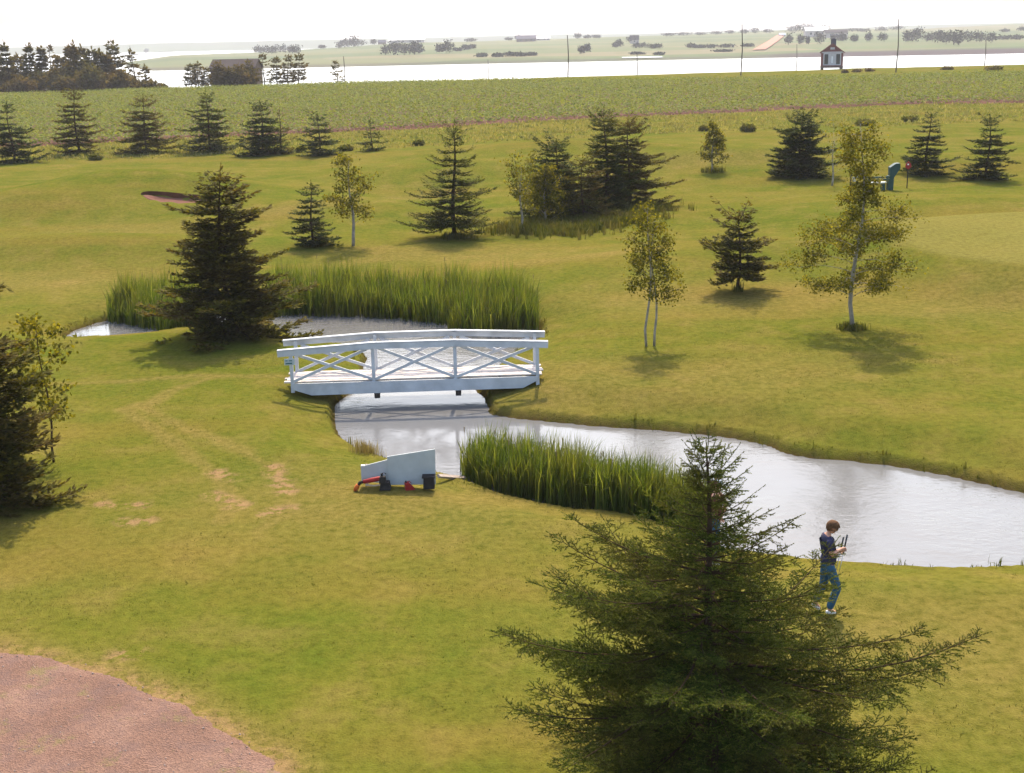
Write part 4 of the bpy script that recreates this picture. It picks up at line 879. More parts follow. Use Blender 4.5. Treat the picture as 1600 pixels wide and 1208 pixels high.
# ------------------------------------------------------------------ raised cabin
def cabin():
    p = crest_pt(1300, -6); q = ppm(p); u = 1 / q; root = empty('cabin', p, R_(-12), 'small red brown gabled cabin raised on corner posts at the field crest, water behind it', 'cabin')
    Wd, Dp = 33 * u, 30 * u; H0 = 3.5 * u; H1 = height_to(p, 81); H2 = height_to(p, 68.5)
    for sx in (-1, 1):
        for sy in (-1, 1):
            s = Soup(); s.box((sx * (Wd / 2 - 2 * u), sy * (Dp / 2 - 2 * u), H0 / 2 - .2), (4 * u, 4 * u, H0 + .4)); s.build('corner_post', M['barnwall'], root)
    s = Soup(); s.box((0, 0, H0 + .06), (Wd * 1.03, Dp * 1.03, .3)); s.build('floor_frame', M['barnwall'], root)
    s = Soup(); s.box((0, 0, (H0 + H1) / 2 + .1), (Wd, Dp, H1 - H0 - .1)); s.prism([(-Wd / 2, -Dp / 2, H1), (Wd / 2, -Dp / 2, H1), (0, -Dp / 2, H2 - .1)], (0, Dp, 0)); s.build('wall', M['redwall'], root)
    for sx in (-1, 1):
        s = Soup(); s.prism([(sx * Wd * .56, -Dp * .54, H1 - .25), (0, -Dp * .54, H2), (0, -Dp * .54, H2 + .14), (sx * Wd * .56, -Dp * .54, H1 - .11)], (0, Dp * 1.08, 0)); s.build('roof', M['barnroof'], root)
        s = Soup(); s.bar((sx * Wd * .56, -Dp * .555, H1 - .2), (0, -Dp * .555, H2 + .02), .2, .06); s.build('barge_board', M['redwall'], root)
    s = Soup(); s.box((0, -Dp * .512, H1 - .08), (Wd * 1.0, .08, .28)); s.build('eave_board', M['trim'], root)
    y0 = -Dp / 2 - .06; zb = H0 + .55; zt = H1 - .35
    for cx, ww, dk in ((-.27, .22, 1), (0, .26, 0), (.27, .22, 1)):
        f = Soup(); x_ = cx * Wd
        for a_, b_ in (((x_ - ww * Wd / 2, zb), (x_ - ww * Wd / 2, zt)), ((x_ + ww * Wd / 2, zb), (x_ + ww * Wd / 2, zt))): f.box((a_[0], y0, (zb + zt) / 2), (.2, .1, zt - zb + .2))
        for z_ in (zb, zt): f.box((x_, y0 - .01, z_), (ww * Wd + .2, .1, .2))
        fr = f.build('window_frame' if dk else 'door_frame', M['trim'], root)
        g = Soup(); g.box((x_, y0 + .04, (zb + zt) / 2), (ww * Wd - .2, .05, zt - zb - .2)); g.build('pane' if dk else 'door_leaf', M['glass'] if dk else M['trim'], fr)
        if not dk: g = Soup(); g.box((x_, y0 - .01, (zb + zt) / 2 - .1), (.32, .05, (zt - zb) * .6)); g.build('glass', M['whiteroof'], fr)
    s = Soup(); s.box((0, y0, (H1 + H2) / 2 - .1), (.9, .08, .45)); s.build('gable_vent', M['trim'], root)
    s = Soup(); s.box((.2, 0, H2 + .25), (1.1, 1.1, 1.1)); s.build('cupola', M['darkroof'], root)
    s = Soup(); s.prism([(-.5, -.7, H2 + .8), (.9, -.7, H2 + .8), (.2, -.7, H2 + 1.2)], (0, 1.4, 0)); s.build('cupola_roof', M['darkroof'], root)
cabin()
# ------------------------------------------------------------------ footbridge
M['wpaint'] = mat_plain('white_bridge_paint', (.46, .47, .49), .6, .15, .16, 2.2, bmp=.15)
M['wdeck'] = mat_plain('worn_white_deck', (.50, .44, .40), .8, .1, .22, 5, bmp=.3)
M['dkwood'] = mat_plain('dark_wet_wood', (.05, .04, .035), .8, .2, .2, 4)
def bridge():
    zd = .24; A_ = onplane(457, 598, zd); Bp = onplane(840, 586, zd); ax = Bp - A_; Lb = np.linalg.norm(ax); rz = math.atan2(ax[1], ax[0]); mid = (A_ + Bp) / 2
    ex = ax / Lb; ey = np.array([-ex[1], ex[0], 0])
    root = empty('footbridge', (mid[0], mid[1], 0), rz, 'white wooden footbridge with crossed railing braces over the narrow of the pond', 'bridge')
    hx = Lb / 2; Wb = 1.25; posts = [-hx, -hx + Lb * .331, -hx + Lb * .664, hx]
    tops = [546.5, 535.5, 531.5, 533.5]
    hts = []
    for x_, ty in zip(posts, tops):
        b = mid + ex * x_; hts.append(height_to(b, ty))
    print('BRIDGE L', Lb, 'rails', hts)
    sl0 = (hts[1] - hts[0]) / (posts[1] - posts[0]); sl1 = (hts[3] - hts[2]) / (posts[3] - posts[2])
    rail = [(-hx - .38, hts[0] - .38 * sl0)] + list(zip(posts[1:3], hts[1:3])) + [(hx + .32, hts[3] + .32 * sl1)]
    Z = lambda x_: zd + float(np.interp(x_, [r[0] for r in rail], [r[1] for r in rail]))
    for side, y_ in ((0, 0.0), (1, Wb)):
        o = -1 if side == 0 else 1
        for x_ in posts:
            s = Soup(); s.box((x_, y_, (zd - .30 + Z(x_) - .03) / 2), (.10, .10, Z(x_) - .03 - zd + .30)); s.build('post', M['wpaint'], root)
        s = Soup()
        for (x1, h1), (x2, h2) in zip(rail[:-1], rail[1:]):
            s.bar((x1, y_ + o * .075, zd + h1 - .09), (x2, y_ + o * .075, zd + h2 - .09), .17, .042)
        s.build('handrail', M['wpaint'], root)
        s = Soup()
        for (x1, h1), (x2, h2) in zip(rail[:-1], rail[1:]):
            s.bar((x1, y_ + o * .03, zd + h1 + .016), (x2, y_ + o * .03, zd + h2 + .016), .03, .15)
        s.build('rail_cap', M['wpaint'], root)
        for x1, x2 in zip(posts[:-1], posts[1:]):
            for k, (a_, b_) in enumerate((((x1 + .05, zd + .04), (x2 - .16, Z(x2 - .16) - .17)), ((x1 + .16, Z(x1 + .16) - .17), (x2 - .05, zd + .04)))):
                s = Soup(); yy = y_ + (k * 2 - 1) * .022; s.bar((a_[0], yy, a_[1]), (b_[0], yy, b_[1]), .085, .040); s.build('cross_brace', M['wpaint'], root)
        y1 = y_ - .055 if side == 0 else y_ + .055
        s = Soup(); prof = [(-hx - .02, y1 - .025, zd - .02), (hx + .02, y1 - .025, zd - .02), (hx + .02, y1 - .025, zd - .13), (hx - .45, y1 - .025, zd - .37), (-hx + .55, y1 - .025, zd - .39), (-hx + .0, y1 - .025, zd - .2)]
        s.prism(prof[::-1], (0, .05, 0)); s.build('side_beam', M['wpaint'], root)
    rng = np.random.default_rng(3); nb = 8; w_ = (Wb - .02) / nb
    s = Soup()
    for k in range(nb):
        cuts = [-hx - .15 + rng.uniform(-.12, .1)] + sorted(rng.uniform(-hx * .7, hx * .7, 2)) + [hx + .12 + rng.uniform(-.1, .1)]
        for a_, b_ in zip(cuts[:-1], cuts[1:]):
            s.box(((a_ + b_) / 2, .01 + w_ * (k + .5), zd + .012 + rng.uniform(-.012, .012)), (b_ - a_ - .008, w_ - .012, .04), v=rng.random())
    s.build('deck', M['wdeck'], root)
    s = Soup()
    for x_ in np.linspace(-hx + .3, hx - .3, 9): s.box((x_, Wb / 2, zd - .1), (.06, Wb - .1, .16))
    s.build('joists', M['dkwood'], root)
    for x_ in posts[1:3]:
        s = Soup(); s.box((x_ + .07, .10, zd - .40), (.16, .16, .34), taper=1.2); s.build('hanging_stub', M['dkwood'], root)
    # small sign on the first post, painted marks too small to read
    s = Soup(); s.box((-hx - .03, -.125, zd + height_to(mid - ex * hx, 564)), (.30, .02, .19)); sg = s.build('sign', M['signblue'], root)
    sg['label'] = 'small blue grey plate fixed to the left end post of the railing'
    zc = zd + height_to(mid - ex * hx, 564)
    s = Soup()
    for x0_, ww, dz in ((-.085, .07, .038), (.0, .03, .038), (.05, .06, .038), (-.02, .2, -.045)): s.box((-hx - .03 + x0_, -.137, zc + dz), (ww, .006, .030 if dz > 0 else .045))
    s.build('sign_marks', M['signdark'], sg)
    return mid, rz
M['signblue'] = mat_plain('sign_pale_blue', (.38, .44, .46), .5, .4, .06, 5)
M['signdark'] = mat_plain('sign_marking', (.04, .12, .13), .5, .4, .1, 5)
bridge()
# ------------------------------------------------------------------ white panels with red tool at the bank
M['panel'] = mat_plain('pale_panel', (.40, .42, .42), .6, .2, .07, 4)
M['red'] = mat_plain('red_plastic', (.28, .022, .02), .6, .2, .1, 5)
M['orange'] = mat_plain('orange_plastic', (.42, .10, .02), .7, .1, .1, 5)
M['black'] = mat_plain('black_rubber', (.030, .026, .024), .8, .1, .2, 8)
M['greywood'] = mat_plain('grey_wood', (.34, .28, .24), .85, .2, .2, 6, bmp=.4)
def panels():
    a_ = P(609, 760); b_ = P(680, 764); u = 1 / ppm(b_)
    x0_, x1_ = onplane(609, 760, a_[2])[0], onplane(681, 760, a_[2])[0]
    root = empty('panel_screen', (a_[0], a_[1], a_[2]), 0, 'two pale upright boards, the left one lower, standing at the pond bank', 'screen')
    Wd = x1_ - x0_; hR = height_to(b_, 707); hL = height_to(a_, 715)
    wy = .03
    s = Soup(); s.prism([(x0_ - a_[0] - .02, 0, .03), (x1_ - a_[0], -.03, .04), (x1_ - a_[0] + .01, -.03, hR), (x0_ - a_[0] - .03, 0, hL + .02)], (0, wy, 0)); s.build('tall_board', M['panel'], root)
    xl = onplane(569, 748, a_[2])[0] - a_[0]; hl = height_to(P(572, 752), 722); xm = x0_ - a_[0] - .025
    s = Soup(); s.prism([(xl, .06, .10), (xm + .05, .06, .06), (xm + .05, .06, hL - .06), (xl, .06, hl)], (0, wy, 0)); s.build('low_board', M['panel'], root)
    s = Soup(); s.box((xl + .05, .075, hl + .02), (.09, .06, .03)); s.build('top_clip', M['whiteroof'], root)
    for x_ in (xl + .12, xm - .08, x1_ - a_[0] - .12):
        s = Soup(); s.bar((x_, .14, .02), (x_, .34, .02), .05, .05, (1, 0, 0)); s.bar((x_, .34, .02), (x_, .15, .5), .04, .04, (1, 0, 0)); s.build('rear_prop', M['greywood'], root)
    # black boxed foot on the right with a red wedge
    s = Soup(); s.box((x1_ - a_[0] - .15, -.16, .13), (.26, .20, .26), taper=.9); s.box((x1_ - a_[0] - .15, -.16, .285), (.30, .24, .03)); s.build('dark_foot', M['black'], root)
    r = Soup(); x_ = x1_ - a_[0] - .60
    o = empty('fuel_can', (a_[0] + x_, a_[1] - .22, gz(a_[0] + x_, a_[1] - .22)), .3, 'red can lying against the foot of the taller pale board', 'can')
    r.prism([(-.10, -.07, .0), (.13, -.07, .0), (.10, -.07, .05), (-.02, -.07, .19), (-.10, -.07, .17)], (0, .13, 0)); r.build('body', M['red'], o)
    r = Soup(); r.tube([(-.07, 0, .17), (-.08, 0, .22)], [.02, .018], 8); r.build('cap', M['black'], o)
    r = Soup(); r.tube([(-.03, 0, .18), (.0, 0, .21), (.05, 0, .15)], [.01, .01, .01], 6); r.build('handle', M['red'], o)
    # the red and black machine to the left
    m_ = P(591, 757); m_[1] = a_[1] - .22; o = empty('brush_cutter', m_, 0, 'red and black garden machine with an orange end lying left of the boards', 'garden tool')
    s = Soup(); s.tube([(-.30, 0, .20), (-.12, 0, .235), (.06, 0, .27), (.14, 0, .27)], [.045, .055, .055, .04], 10); s.build('body', M['red'], o, True)
    s = Soup(); s.box((.15, -.01, .25), (.16, .16, .15), taper=.8); s.tube([(.14, 0, .30), (.13, 0, .38), (.18, 0, .42), (.23, 0, .38)], [.025, .03, .03, .02], 8); s.build('engine', M['black'], o)
    s = Soup(); s.tube([(-.30, 0, .20), (-.38, 0, .18), (-.43, -.02, .10)], [.035, .04, .035], 8); s.build('collar', M['black'], o, True)
    s = Soup(); s.tube([(-.42, -.02, .14), (-.47, -.03, .05), (-.50, -.03, .0)], [.05, .055, .04], 8); s.build('nozzle', M['orange'], o, True)
    s = Soup(); s.tube([(-.25, -.05, .14), (-.05, -.06, .12), (.12, -.05, .14)], [.018, .018, .018], 6); s.build('tube_guard', M['greywood'], o, True)
    s = Soup(); s.box((.20, .02, .10), (.26, .22, .18), taper=.75); s.build('base', M['black'], o)
    # plank reaching into the reeds
    pa = P(684, 755); pb = P(768, 758); pa = np.array([x1_ + .02, pa[1], .18 + pa[2]])
    s = Soup(); s.bar(pa, (pb[0], pb[1], pb[2] + .14), .06, .09); tag(s.build('plank', M['greywood']), 'long grey plank running from the boards into the cattails', 'plank')
    # flat rock at the bank behind the boards
    rp_ = P(612, 716); bm = bmesh.new(); bmesh.ops.create_icosphere(bm, subdivisions=3, radius=1)
    for v in bm.verts:
        n_ = .16 * math.sin(v.co.x * 5) * math.cos(v.co.y * 4 + 1) ; v.co *= 1 + n_; v.co.x *= .26; v.co.y *= .2; v.co.z *= .12
    me = bpy.data.meshes.new('rock'); bm.to_mesh(me); bm.free(); me.materials.append(mat_plain('rock', (.32, .24, .2), .9, .1, .3, 12, bmp=.5)); rk = bpy.data.objects.new('rock', me); C.objects.link(rk); rk.location = Vector(rp_) + Vector((0, 0, .05)); tag(rk, 'flat brown rock at the water edge behind the pale boards', 'rock')
panels()
# ------------------------------------------------------------------ tee: bench, board, markers
M['green'] = mat_plain('dark_green_paint', (.006, .045, .042), .55, .4, .15, 5)
M['seat'] = mat_plain('bench_seat_white', (.75, .76, .72), .5, .4, .05, 5)
def tee():
    p = P(1378, 297); q = ppm(p); u = 1 / q
    root = empty('bench', p, 0, 'dark green bench with a white seat behind the tall birch', 'bench')
    x = lambda px: (px - 1378) * u
    s = Soup(); s.box(((x(1355) + x(1382)) / 2, -.1, 12.3 * u), (27 * u, .42, .07)); s.build('seat', M['seat'], root)
    for px in (1356, 1379):
        s = Soup(); s.box((x(px), 0, 5.5 * u), (5.5 * u, .4, 13 * u)); s.build('leg', M['green'], root)
    s = Soup()
    for z_ in (15.5, 19): s.box(((x(1352) + x(1386)) / 2, .22, z_ * u), (34 * u, .05, 2.6 * u))
    s.build('backrest', M['green'], root)
    b = P(1393, 297); o = empty('litter_box', b, 0, 'tall dark green box with a slanted hood at the right end of the bench', 'bin')
    s = Soup(); s.prism([(-6 * u, 0, 0), (2.5 * u, 0, 0), (3 * u, 0, 22 * u), (-6 * u, 0, 22 * u)], (0, .4, 0)); s.build('body', M['green'], o)
    s = Soup(); s.prism([(-3.5 * u, -.03, 21 * u), (3.2 * u, -.03, 20 * u), (12 * u, -.03, 34 * u), (11 * u, -.03, 41 * u), (5 * u, -.03, 41 * u), (-4 * u, -.03, 35 * u)], (0, .46, 0)); s.build('hood', M['green'], o)
    b = P(1417, 294); o = empty('tee_marker', b, 0, 'red marker plate on a thin dark post right of the green bench', 'marker')
    s = Soup(); s.tube([(0, 0, -.1), (0, 0, 33 * u)], [.035, .03], 8); s.build('post', M['black'], o, True)
    s = Soup(); s.prism([(-5 * u, -.04, 33 * u), (0, -.04, 29 * u), (5 * u, -.04, 33 * u), (4 * u, -.04, 38 * u), (0, -.04, 42 * u), (-4 * u, -.04, 38 * u)], (0, .03, 0)); pl = s.build('plate', M['red'], o)
    s = Soup(); s.box((-.5 * u, -.05, 37 * u), (2.5 * u, .012, 2 * u)); s.build('white_spot', M['seat'], pl)
    b = P(1328, 301); o = empty('ball_washer', b, 0, 'dark post with small pale boxes left of the green bench, behind birch leaves', 'ball washer')
    s = Soup(); s.tube([(0, 0, -.1), (0, 0, 29 * u)], [.045, .04], 8); s.build('post', M['black'], o, True)
    s = Soup(); s.box((6 * u, 0, 26.5 * u), (10 * u, .12, 2.2 * u)); s.build('arm', M['black'], o)
    for dx, dz in ((4, 22.5), (10, 23.5), (5, 18.5)):
        s = Soup(); s.box((dx * u, -.06, dz * u), (4 * u, .12, 2.6 * u)); s.build('tray', M['panel'], o)
tee()
# ------------------------------------------------------------------ people
def skin_obj(name, nodes, edges, root, mat, parent, sub=2, sy=1.0):
    me = bpy.data.meshes.new(name); keys = list(nodes); ix = {k: i for i, k in enumerate(keys)}
    me.from_pydata([nodes[k][0] for k in keys], [(ix[a], ix[b]) for a, b in edges], [])
    o = bpy.data.objects.new(name, me); C.objects.link(o)
    m = o.modifiers.new('skin', 'SKIN'); m.use_smooth_shade = True; m.branch_smoothing = .3
    for k in keys:
        r = nodes[k][1]; sv = me.skin_vertices[0].data[ix[k]]; sv.radius = (r, r) if not hasattr(r, '__len__') else r; sv.use_root = (k == root)
    s = o.modifiers.new('sub', 'SUBSURF'); s.levels = sub; s.render_levels = sub
    dg = bpy.context.evaluated_depsgraph_get(); dg.update()
    me2 = bpy.data.meshes.new_from_object(o.evaluated_get(dg)); bpy.data.objects.remove(o); bpy.data.meshes.remove(me)
    me2.name = name; me2.materials.clear(); me2.materials.append(mat)
    for p_ in me2.polygons: p_.use_smooth = True
    o = bpy.data.objects.new(name, me2); C.objects.link(o); o.parent = parent; return o
M['skin'] = mat_plain('skin', (.50, .25, .16), .55, .3, .06, 8)
M['hair'] = mat_plain('brown_hair', (.10, .05, .024), .8, .1, .35, 40)
M['navy'] = mat_plain('navy_shirt', (.030, .030, .065), .85, .15, .15, 12)
M['jeans'] = mat_plain('blue_jeans', (.030, .085, .15), .85, .15, .2, 14)
M['shoe'] = mat_plain('white_shoe', (.62, .60, .58), .6, .3, .1, 14)
M['club'] = mat_plain('club_grip', (.03, .03, .035), .5, .4, .1, 14)
M['steel'] = mat_plain('club_steel', (.45, .45, .46), .3, .5, .1, 14, metal=1)
M['capgrey'] = mat_plain('pale_cap', (.52, .54, .55), .8, .2, .08, 12)
M['maroon'] = mat_plain('maroon_cloth', (.11, .03, .03), .85, .15, .15, 12)
def V3(x, y, z): return (x, y, z)
def hand(nodes, edges, w_, wk, pre, d, side, up_, curl=.8, r=.0085):
    """palm, four bent fingers and a thumb from wrist node wk; d: forward, side: across the palm, up_: palm normal"""
    d, side, up_ = [np.array(unit(np.array(q, float))) for q in (d, side, up_)]
    w_ = np.array(w_, float); pm = w_ + d * .05; nodes[pre + 'palm'] = (tuple(pm), (.034, .018)); edges.append((wk, pre + 'palm'))
    for i, (off, ln) in enumerate(((-.028, .068), (-.010, .078), (.010, .072), (.028, .056))):
        b = pm + side * off + d * .035; a1 = b + (d * math.cos(curl * .5) - up_ * math.sin(curl * .5)) * ln * .45
        a2 = a1 + (d * math.cos(curl * 1.3) - up_ * math.sin(curl * 1.3)) * ln * .32; a3 = a2 + (d * math.cos(curl * 2.2) - up_ * math.sin(curl * 2.2)) * ln * .25
        ks = [pre + 'f%d%s' % (i, q) for q in 'abcd']
        for k, pt, rr in zip(ks, (b, a1, a2, a3), (r, r * .95, r * .9, r * .75)): nodes[k] = (tuple(pt), rr)
        edges.append((pre + 'palm', ks[0])); edges += list(zip(ks[:-1], ks[1:]))
    t0 = pm - side * .030 - d * .01; t1 = t0 - side * .022 + d * .022 - up_ * .012; t2 = t1 + d * .026 - up_ * .016 + side * .006
    for k, pt, rr in zip(('ta', 'tb', 'tc'), (t0, t1, t2), (.012, .0105, .009)): nodes[pre + k] = (tuple(pt), rr)
    edges.append((pre + 'palm', pre + 'ta')); edges += [(pre + 'ta', pre + 'tb'), (pre + 'tb', pre + 'tc')]
def person(base, rz, scale, J, label, mats, cap=False):
    root = empty('person', base, rz, label, 'person'); root.scale = (scale,) * 3
    N = {}; E = []
    N['pelvis'] = (J['pelvis'], (.10, .085)); N['waist'] = (J['waist'], (.11, .095)); N['chest'] = (J['chest'], (.145, .115)); N['uchest'] = (J['uchest'], (.13, .09)); N['neck'] = (J['neck'], .055); N['neck2'] = (J['neck2'], .052)
    hd = np.array(J['head']); f = unit(np.array(J['face'])); u = unit(np.array([0, 0, 1]) - f * f[2]); l = np.cross(u, f)
    N['jaw'] = (tuple(hd - u * .045 + f * .012), (.068, .074)); N['skull'] = (tuple(hd + u * .022 - f * .006), (.078, .094)); N['crown'] = (tuple(hd + u * .082 - f * .012), (.050, .062))
    E += [('pelvis', 'waist'), ('waist', 'chest'), ('chest', 'uchest'), ('uchest', 'neck'), ('neck', 'neck2'), ('neck2', 'jaw'), ('jaw', 'skull'), ('skull', 'crown')]
    N['nose'] = (tuple(hd - u * .012 + f * .098), .013); E.append(('skull', 'nose'))
    N['chin'] = (tuple(hd - u * .092 + f * .060), .022); E.append(('jaw', 'chin'))
    for s_, k in ((1, 'l'), (-1, 'r')):
        N['ear' + k] = (tuple(hd - u * .005 + l * s_ * .083 - f * .01), (.016, .010)); E.append(('skull', 'ear' + k))
        N['sh' + k] = (J['sh' + k], .062); N['el' + k] = (J['el' + k], .043); N['wr' + k] = (J['wr' + k], .028)
        N['fa' + k] = (tuple((np.array(J['el' + k]) * .65 + np.array(J['wr' + k]) * .35)), .042)
        E += [('uchest', 'sh' + k), ('sh' + k, 'el' + k), ('el' + k, 'fa' + k), ('fa' + k, 'wr' + k)]
        dd = unit(np.array(J['wr' + k]) - np.array(J['el' + k])); hand(N, E, J['wr' + k], 'wr' + k, 'h' + k, J.get('hd' + k, dd), J.get('hs' + k, (0, 0, 1)), J.get('hu' + k, (0, -s_, 0)), J.get('curl', 1.0))
        N['hip' + k] = (J['hip' + k], .088); N['kn' + k] = (J['kn' + k], .058); N['an' + k] = (J['an' + k], .040); N['cf' + k] = (tuple(np.array(J['kn' + k]) * .68 + np.array(J['an' + k]) * .32 - np.array([.012, 0, 0])), .056)
        N['toe' + k] = (J['toe' + k], .032)
        E += [('pelvis', 'hip' + k), ('hip' + k, 'kn' + k), ('kn' + k, 'cf' + k), ('cf' + k, 'an' + k), ('an' + k, 'toe' + k)]
    skin_obj('body', N, E, 'pelvis', M['skin'], root)
    g = lambda k, dr: (N[k][0], tuple(np.array(N[k][1] if hasattr(N[k][1], '__len__') else (N[k][1],) * 2) + dr))
    sh = {k: g(k, .022) for k in ('waist', 'chest', 'uchest', 'neck')}; sh['hem'] = (tuple(np.array(J['pelvis']) + [0, 0, -.03]), (.16, .14)); sh['wm'] = (tuple((np.array(J['pelvis']) + J['waist']) / 2 + [.01, 0, 0]), (.168, .15))
    sh['waist'] = (tuple(np.array(J['waist']) + [.02, 0, 0]), (.165, .15)); sh['neck'] = (J['neck'], .068)
    es = [('hem', 'wm'), ('wm', 'waist'), ('waist', 'chest'), ('chest', 'uchest'), ('uchest', 'neck')]
    for k in 'lr':
        sh['sh' + k] = g('sh' + k, .016); sh['sl' + k] = (tuple(np.array(J['sh' + k]) * .22 + np.array(J['el' + k]) * .78), .066); es += [('uchest', 'sh' + k), ('sh' + k, 'sl' + k)]
    skin_obj('shirt', sh, es, 'chest', mats[0], root)
    je = {'waistband': (tuple(np.array(J['pelvis']) + [.005, 0, .10]), (.152, .132)), 'pelvis': (J['pelvis'], (.148, .122))}; ee = [('waistband', 'pelvis')]
    for k in 'lr':
        je['hip' + k] = g('hip' + k, .014); je['kn' + k] = g('kn' + k, .020); je['cf' + k] = g('cf' + k, .018); je['an' + k] = g('an' + k, .030)
        ee += [('pelvis', 'hip' + k), ('hip' + k, 'kn' + k), ('kn' + k, 'cf' + k), ('cf' + k, 'an' + k)]
    skin_obj('jeans', je, ee, 'pelvis', mats[1], root)
    for k in 'lr':
        a_ = np.array(J['an' + k]); t_ = np.array(J['toe' + k]); d = unit(t_ - a_); hl = np.array(J['heel' + k])
        skin_obj('shoe', {'h': (tuple(hl), .040), 'm': (tuple((hl + t_) / 2 + [0, 0, .012]), (.046, .040)), 't': (tuple(t_), (.046, .034)), 'a': (tuple(a_ * .8 + hl * .2), .046)}, [('h', 'm'), ('m', 't'), ('h', 'a')], 'm', mats[2], root)
    # hair: cap over the skull with a lower fringe at the back
    bm = bmesh.new(); bmesh.ops.create_uvsphere(bm, u_segments=24, v_segments=16, radius=1)
    kill = []
    for v in bm.verts:
        c = v.co.copy()
        if c.z < -.15 and c.y > -.15 or c.z < -.95 or (c.y > .72 and c.z < .35): kill.append(v)
        r_ = 1 + .05 * math.sin(c.x * 23) * math.cos(c.z * 19 + c.y * 11)
        q = (hd + u * .028 - f * .012) + (l * c.x * .094 + f * c.y * .108 + u * c.z * (.100 if c.z > 0 else .115)) * r_
        v.co = q
    bmesh.ops.delete(bm, geom=kill, context='VERTS')
    bmesh.ops.solidify(bm, geom=bm.faces[:], thickness=.012)
    me = bpy.data.meshes.new('hair'); bm.to_mesh(me); bm.free(); me.materials.append(M['hair']); [setattr(p_, 'use_smooth', True) for p_ in me.polygons]
    o = bpy.data.objects.new('hair', me); C.objects.link(o); o.parent = root
    # face: eyes and mouth
    for s_ in (1, -1):
        e = Soup(); c = hd + u * .012 + f * .083 + l * s_ * .032; e.tube([c, c + f * .008], [.011, .007], 8); e.build('eye', M['black'], root)
    e = Soup(); c = hd - u * .058 + f * .082; e.tube([c - l * .022, c + f * .005, c + l * .022], [.004, .007, .004], 6); e.build('mouth', M['maroon'], root)
    if cap:
        e = Soup(); R2 = .105
        rings = [(0, 1.0), (.035, .98), (.065, .82), (.085, .5), (.092, .08)]
        vs_ = []; fs_ = []
        for dz, k in rings:
            for j in range(16):
                a_ = j / 16 * 6.283; vs_.append(hd + u * (.045 + dz) - f * .01 + (l * math.cos(a_) * .9 + f * math.sin(a_) * 1.06) * R2 * k)
        for i in range(4):
            for j in range(16): fs_.append([i * 16 + j, i * 16 + (j + 1) % 16, (i + 1) * 16 + (j + 1) % 16, (i + 1) * 16 + j])
        e.mesh(vs_, fs_); br = [hd + u * .05 + f * .085 + l * .075, hd + u * .045 + f * .15 + l * .055, hd + u * .043 + f * .165, hd + u * .045 + f * .15 - l * .055, hd + u * .05 + f * .085 - l * .075]
        e.prism(br, tuple(u * .008)); e.build('cap', M['capgrey'], root, True)
    return root
b1 = P(1292, 957)
J1 = dict(pelvis=(-.03, 0, .95), waist=(-.035, 0, 1.08), chest=(-.05, 0, 1.25), uchest=(-.065, 0, 1.40), neck=(-.045, 0, 1.485), neck2=(-.02, 0, 1.53), head=(.03, 0, 1.60), face=(.80, -.12, -.55),
          shr=(-.07, -.17, 1.41), elr=(-.05, -.27, 1.20), wrr=(.16, -.13, 1.26), shl=(-.06, .17, 1.41), ell=(.0, .22, 1.16), wrl=(.17, .06, 1.13),
          hipr=(-.02, -.095, .88), knr=(.14, -.10, .50), anr=(.0, -.10, .10), toer=(.13, -.10, .035), heelr=(-.04, -.10, .045),
          hipl=(-.03, .095, .88), knl=(-.05, .09, .50), anl=(-.20, .08, .17), toel=(-.10, .08, .035), heell=(-.23, .08, .12), hdr=(.8, .5, -.3), hdl=(1, -.1, .1), curl=1.1)
person(b1, R_(4), 1.0, J1, 'brown haired person in navy polo shirt and jeans looking down at golf clubs in hand', (M['navy'], M['jeans'], M['shoe']))
ca_, sa_ = math.cos(R_(4)), math.sin(R_(4))
def wpt(b, q): return Vector((b[0] + q[0] * ca_ - q[1] * sa_, b[1] + q[0] * sa_ + q[1] * ca_, b[2] + q[2]))
for k, (gx_, gy_, zt, tx) in enumerate(((.275, -.02, 1.47, .05), (.245, .05, 1.40, .02))):
    g0 = wpt(b1, (gx_ - .04, gy_, 1.12)); g1 = wpt(b1, (gx_ + tx * .3, gy_, zt)); o = empty('golf_club', g0, 0, ['golf club with the longer upright grip in the hand of the navy shirted person', 'golf club with the shorter upright grip held behind the longer one'][k], 'golf club')
    dv = np.array(g1 - g0); s = Soup(); s.tube([(0, 0, 0), tuple(dv)], [.013, .016], 8); s.build('grip', M['club'], o, True)
    s = Soup(); e_ = -dv / np.linalg.norm(dv) * .62; s.tube([(0, 0, 0), tuple(e_)], [.006, .005], 6); s.build('shaft', M['steel'], o, True)
    s = Soup(); s.tube([tuple(e_), tuple(e_ + [.04, 0, -.02]), tuple(e_ + [.09, 0, -.02])], [.012, .022, .012], 8); s.build('head', M['steel'], o, True)
b2 = P(1116, 880); h2 = height_to(b2, 748); sc = h2 / 1.75
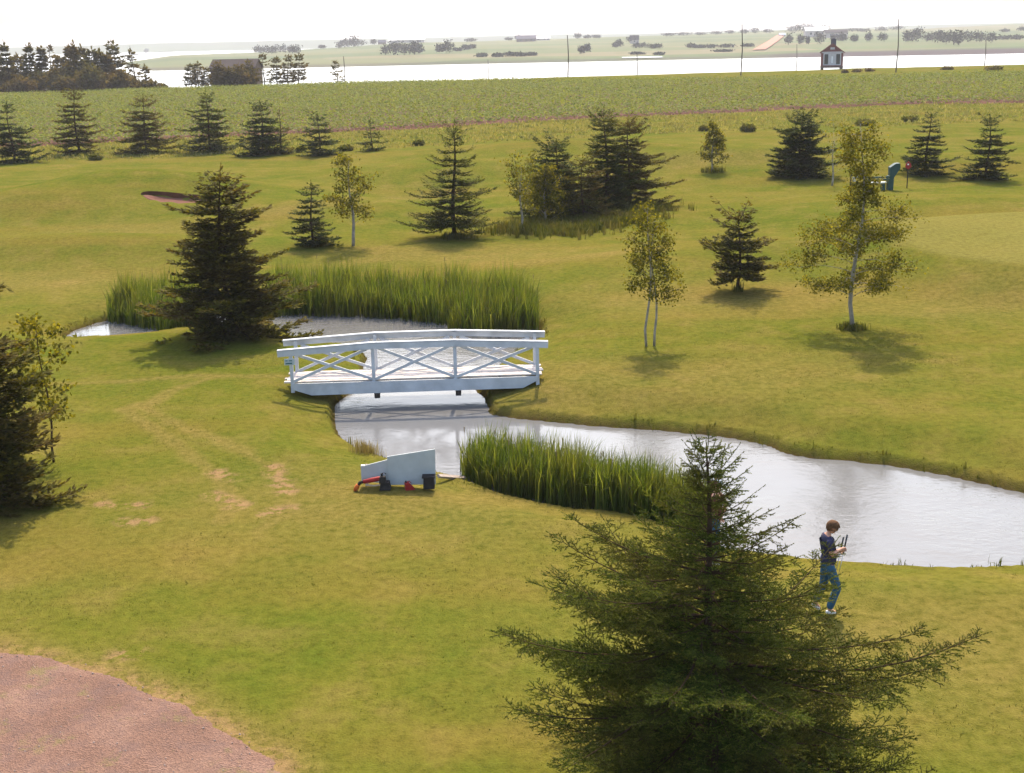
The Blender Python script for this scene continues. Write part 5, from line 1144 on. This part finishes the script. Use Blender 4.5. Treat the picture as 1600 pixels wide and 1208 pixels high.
J2 = dict(pelvis=(0, 0, .95), waist=(0, 0, 1.08), chest=(0, 0, 1.25), uchest=(0, 0, 1.40), neck=(0, 0, 1.485), neck2=(.005, 0, 1.54), head=(.015, 0, 1.625), face=(.97, -.1, -.1),
          shr=(-.01, -.17, 1.41), elr=(-.16, -.28, 1.15), wrr=(.06, -.20, 1.02), shl=(0, .17, 1.41), ell=(.20, .20, 1.20), wrl=(.13, .16, .96),
          hipr=(0, -.095, .88), knr=(.03, -.10, .50), anr=(.0, -.11, .09), toer=(.14, -.12, .035), heelr=(-.04, -.11, .045),
          hipl=(0, .095, .88), knl=(.02, .10, .50), anl=(-.02, .12, .09), toel=(.12, .13, .035), heell=(-.06, .12, .045), curl=.7)
person(b2, R_(-10), sc, J2, 'person in a pale grey cap standing mostly hidden behind the foreground spruce', (M['maroon'], M['jeans'], M['shoe']), cap=True)
# gravel stones on the drive
rng = np.random.default_rng(9); n = 900; x = rng.uniform(-12, -2, n); y = rng.uniform(15, 24, n); s = sdf(x, y, drive_w); k = s < .1; x, y = x[k], y[k]; z = G(x, y) + .035; sp = Soup()
for a_, b_, c_ in zip(x, y, z):
    r_ = rng.uniform(.006, .018); sp.box((a_, b_, c_ + r_ * .2), (r_ * rng.uniform(1, 2), r_ * rng.uniform(1, 2), r_), rot=Matrix.Rotation(rng.random() * 3, 3, 'Z') @ Matrix.Rotation(rng.random(), 3, 'X'), taper=.6)
tag(sp.build('gravel_stones', mat_plain('stones', (.26, .2, .17), .9, .05, .5, 20)), 'loose small stones scattered over the pink gravel drive', 'stones', kind='stuff')
# sparse taller grass over the drive's edge and the near lawn
rng = np.random.default_rng(10); n = 90000; x = rng.uniform(-13, 14, n); y = rng.uniform(15, 44, n); cl = fbm(x / 1.6, y / 1.2, 12)
s = sdf(x, y, drive_w); ps = pond_s(x, y); k = (np.abs(x) < y * .45 + 1) & (s > -.25) & (ps > .2) & ((cl > -.02 + .3 * rng.random(n)) | ((s < .9) & (cl > -.3))); x, y = x[k], y[k]
tufts('lawn_tufts', x, y, .026 + .032 * rng.random(len(x)), 4, .17, 66, M['tallgrass'], 'slightly longer tufts of grass in the near lawn and along the gravel edge', 'grass', 1.1)
# ------------------------------------------------------------------ haze over the bay
hz = Soup(); hz.box((0, 1500, 25), (19500, 17000, 80)); hb = hz.build('haze', None); hm, t, out = mat_new('haze')
pv = nd(t, 'ShaderNodeVolumePrincipled', Density=.00017, Anisotropy=.1); pv.inputs['Color'].default_value = (.93, .92, .97, 1); t.links.new(pv.outputs[0], out.inputs['Volume'])
hb.data.materials.append(hm); tag(hb, 'thin pale haze over the whole bay', 'haze', kind='stuff')
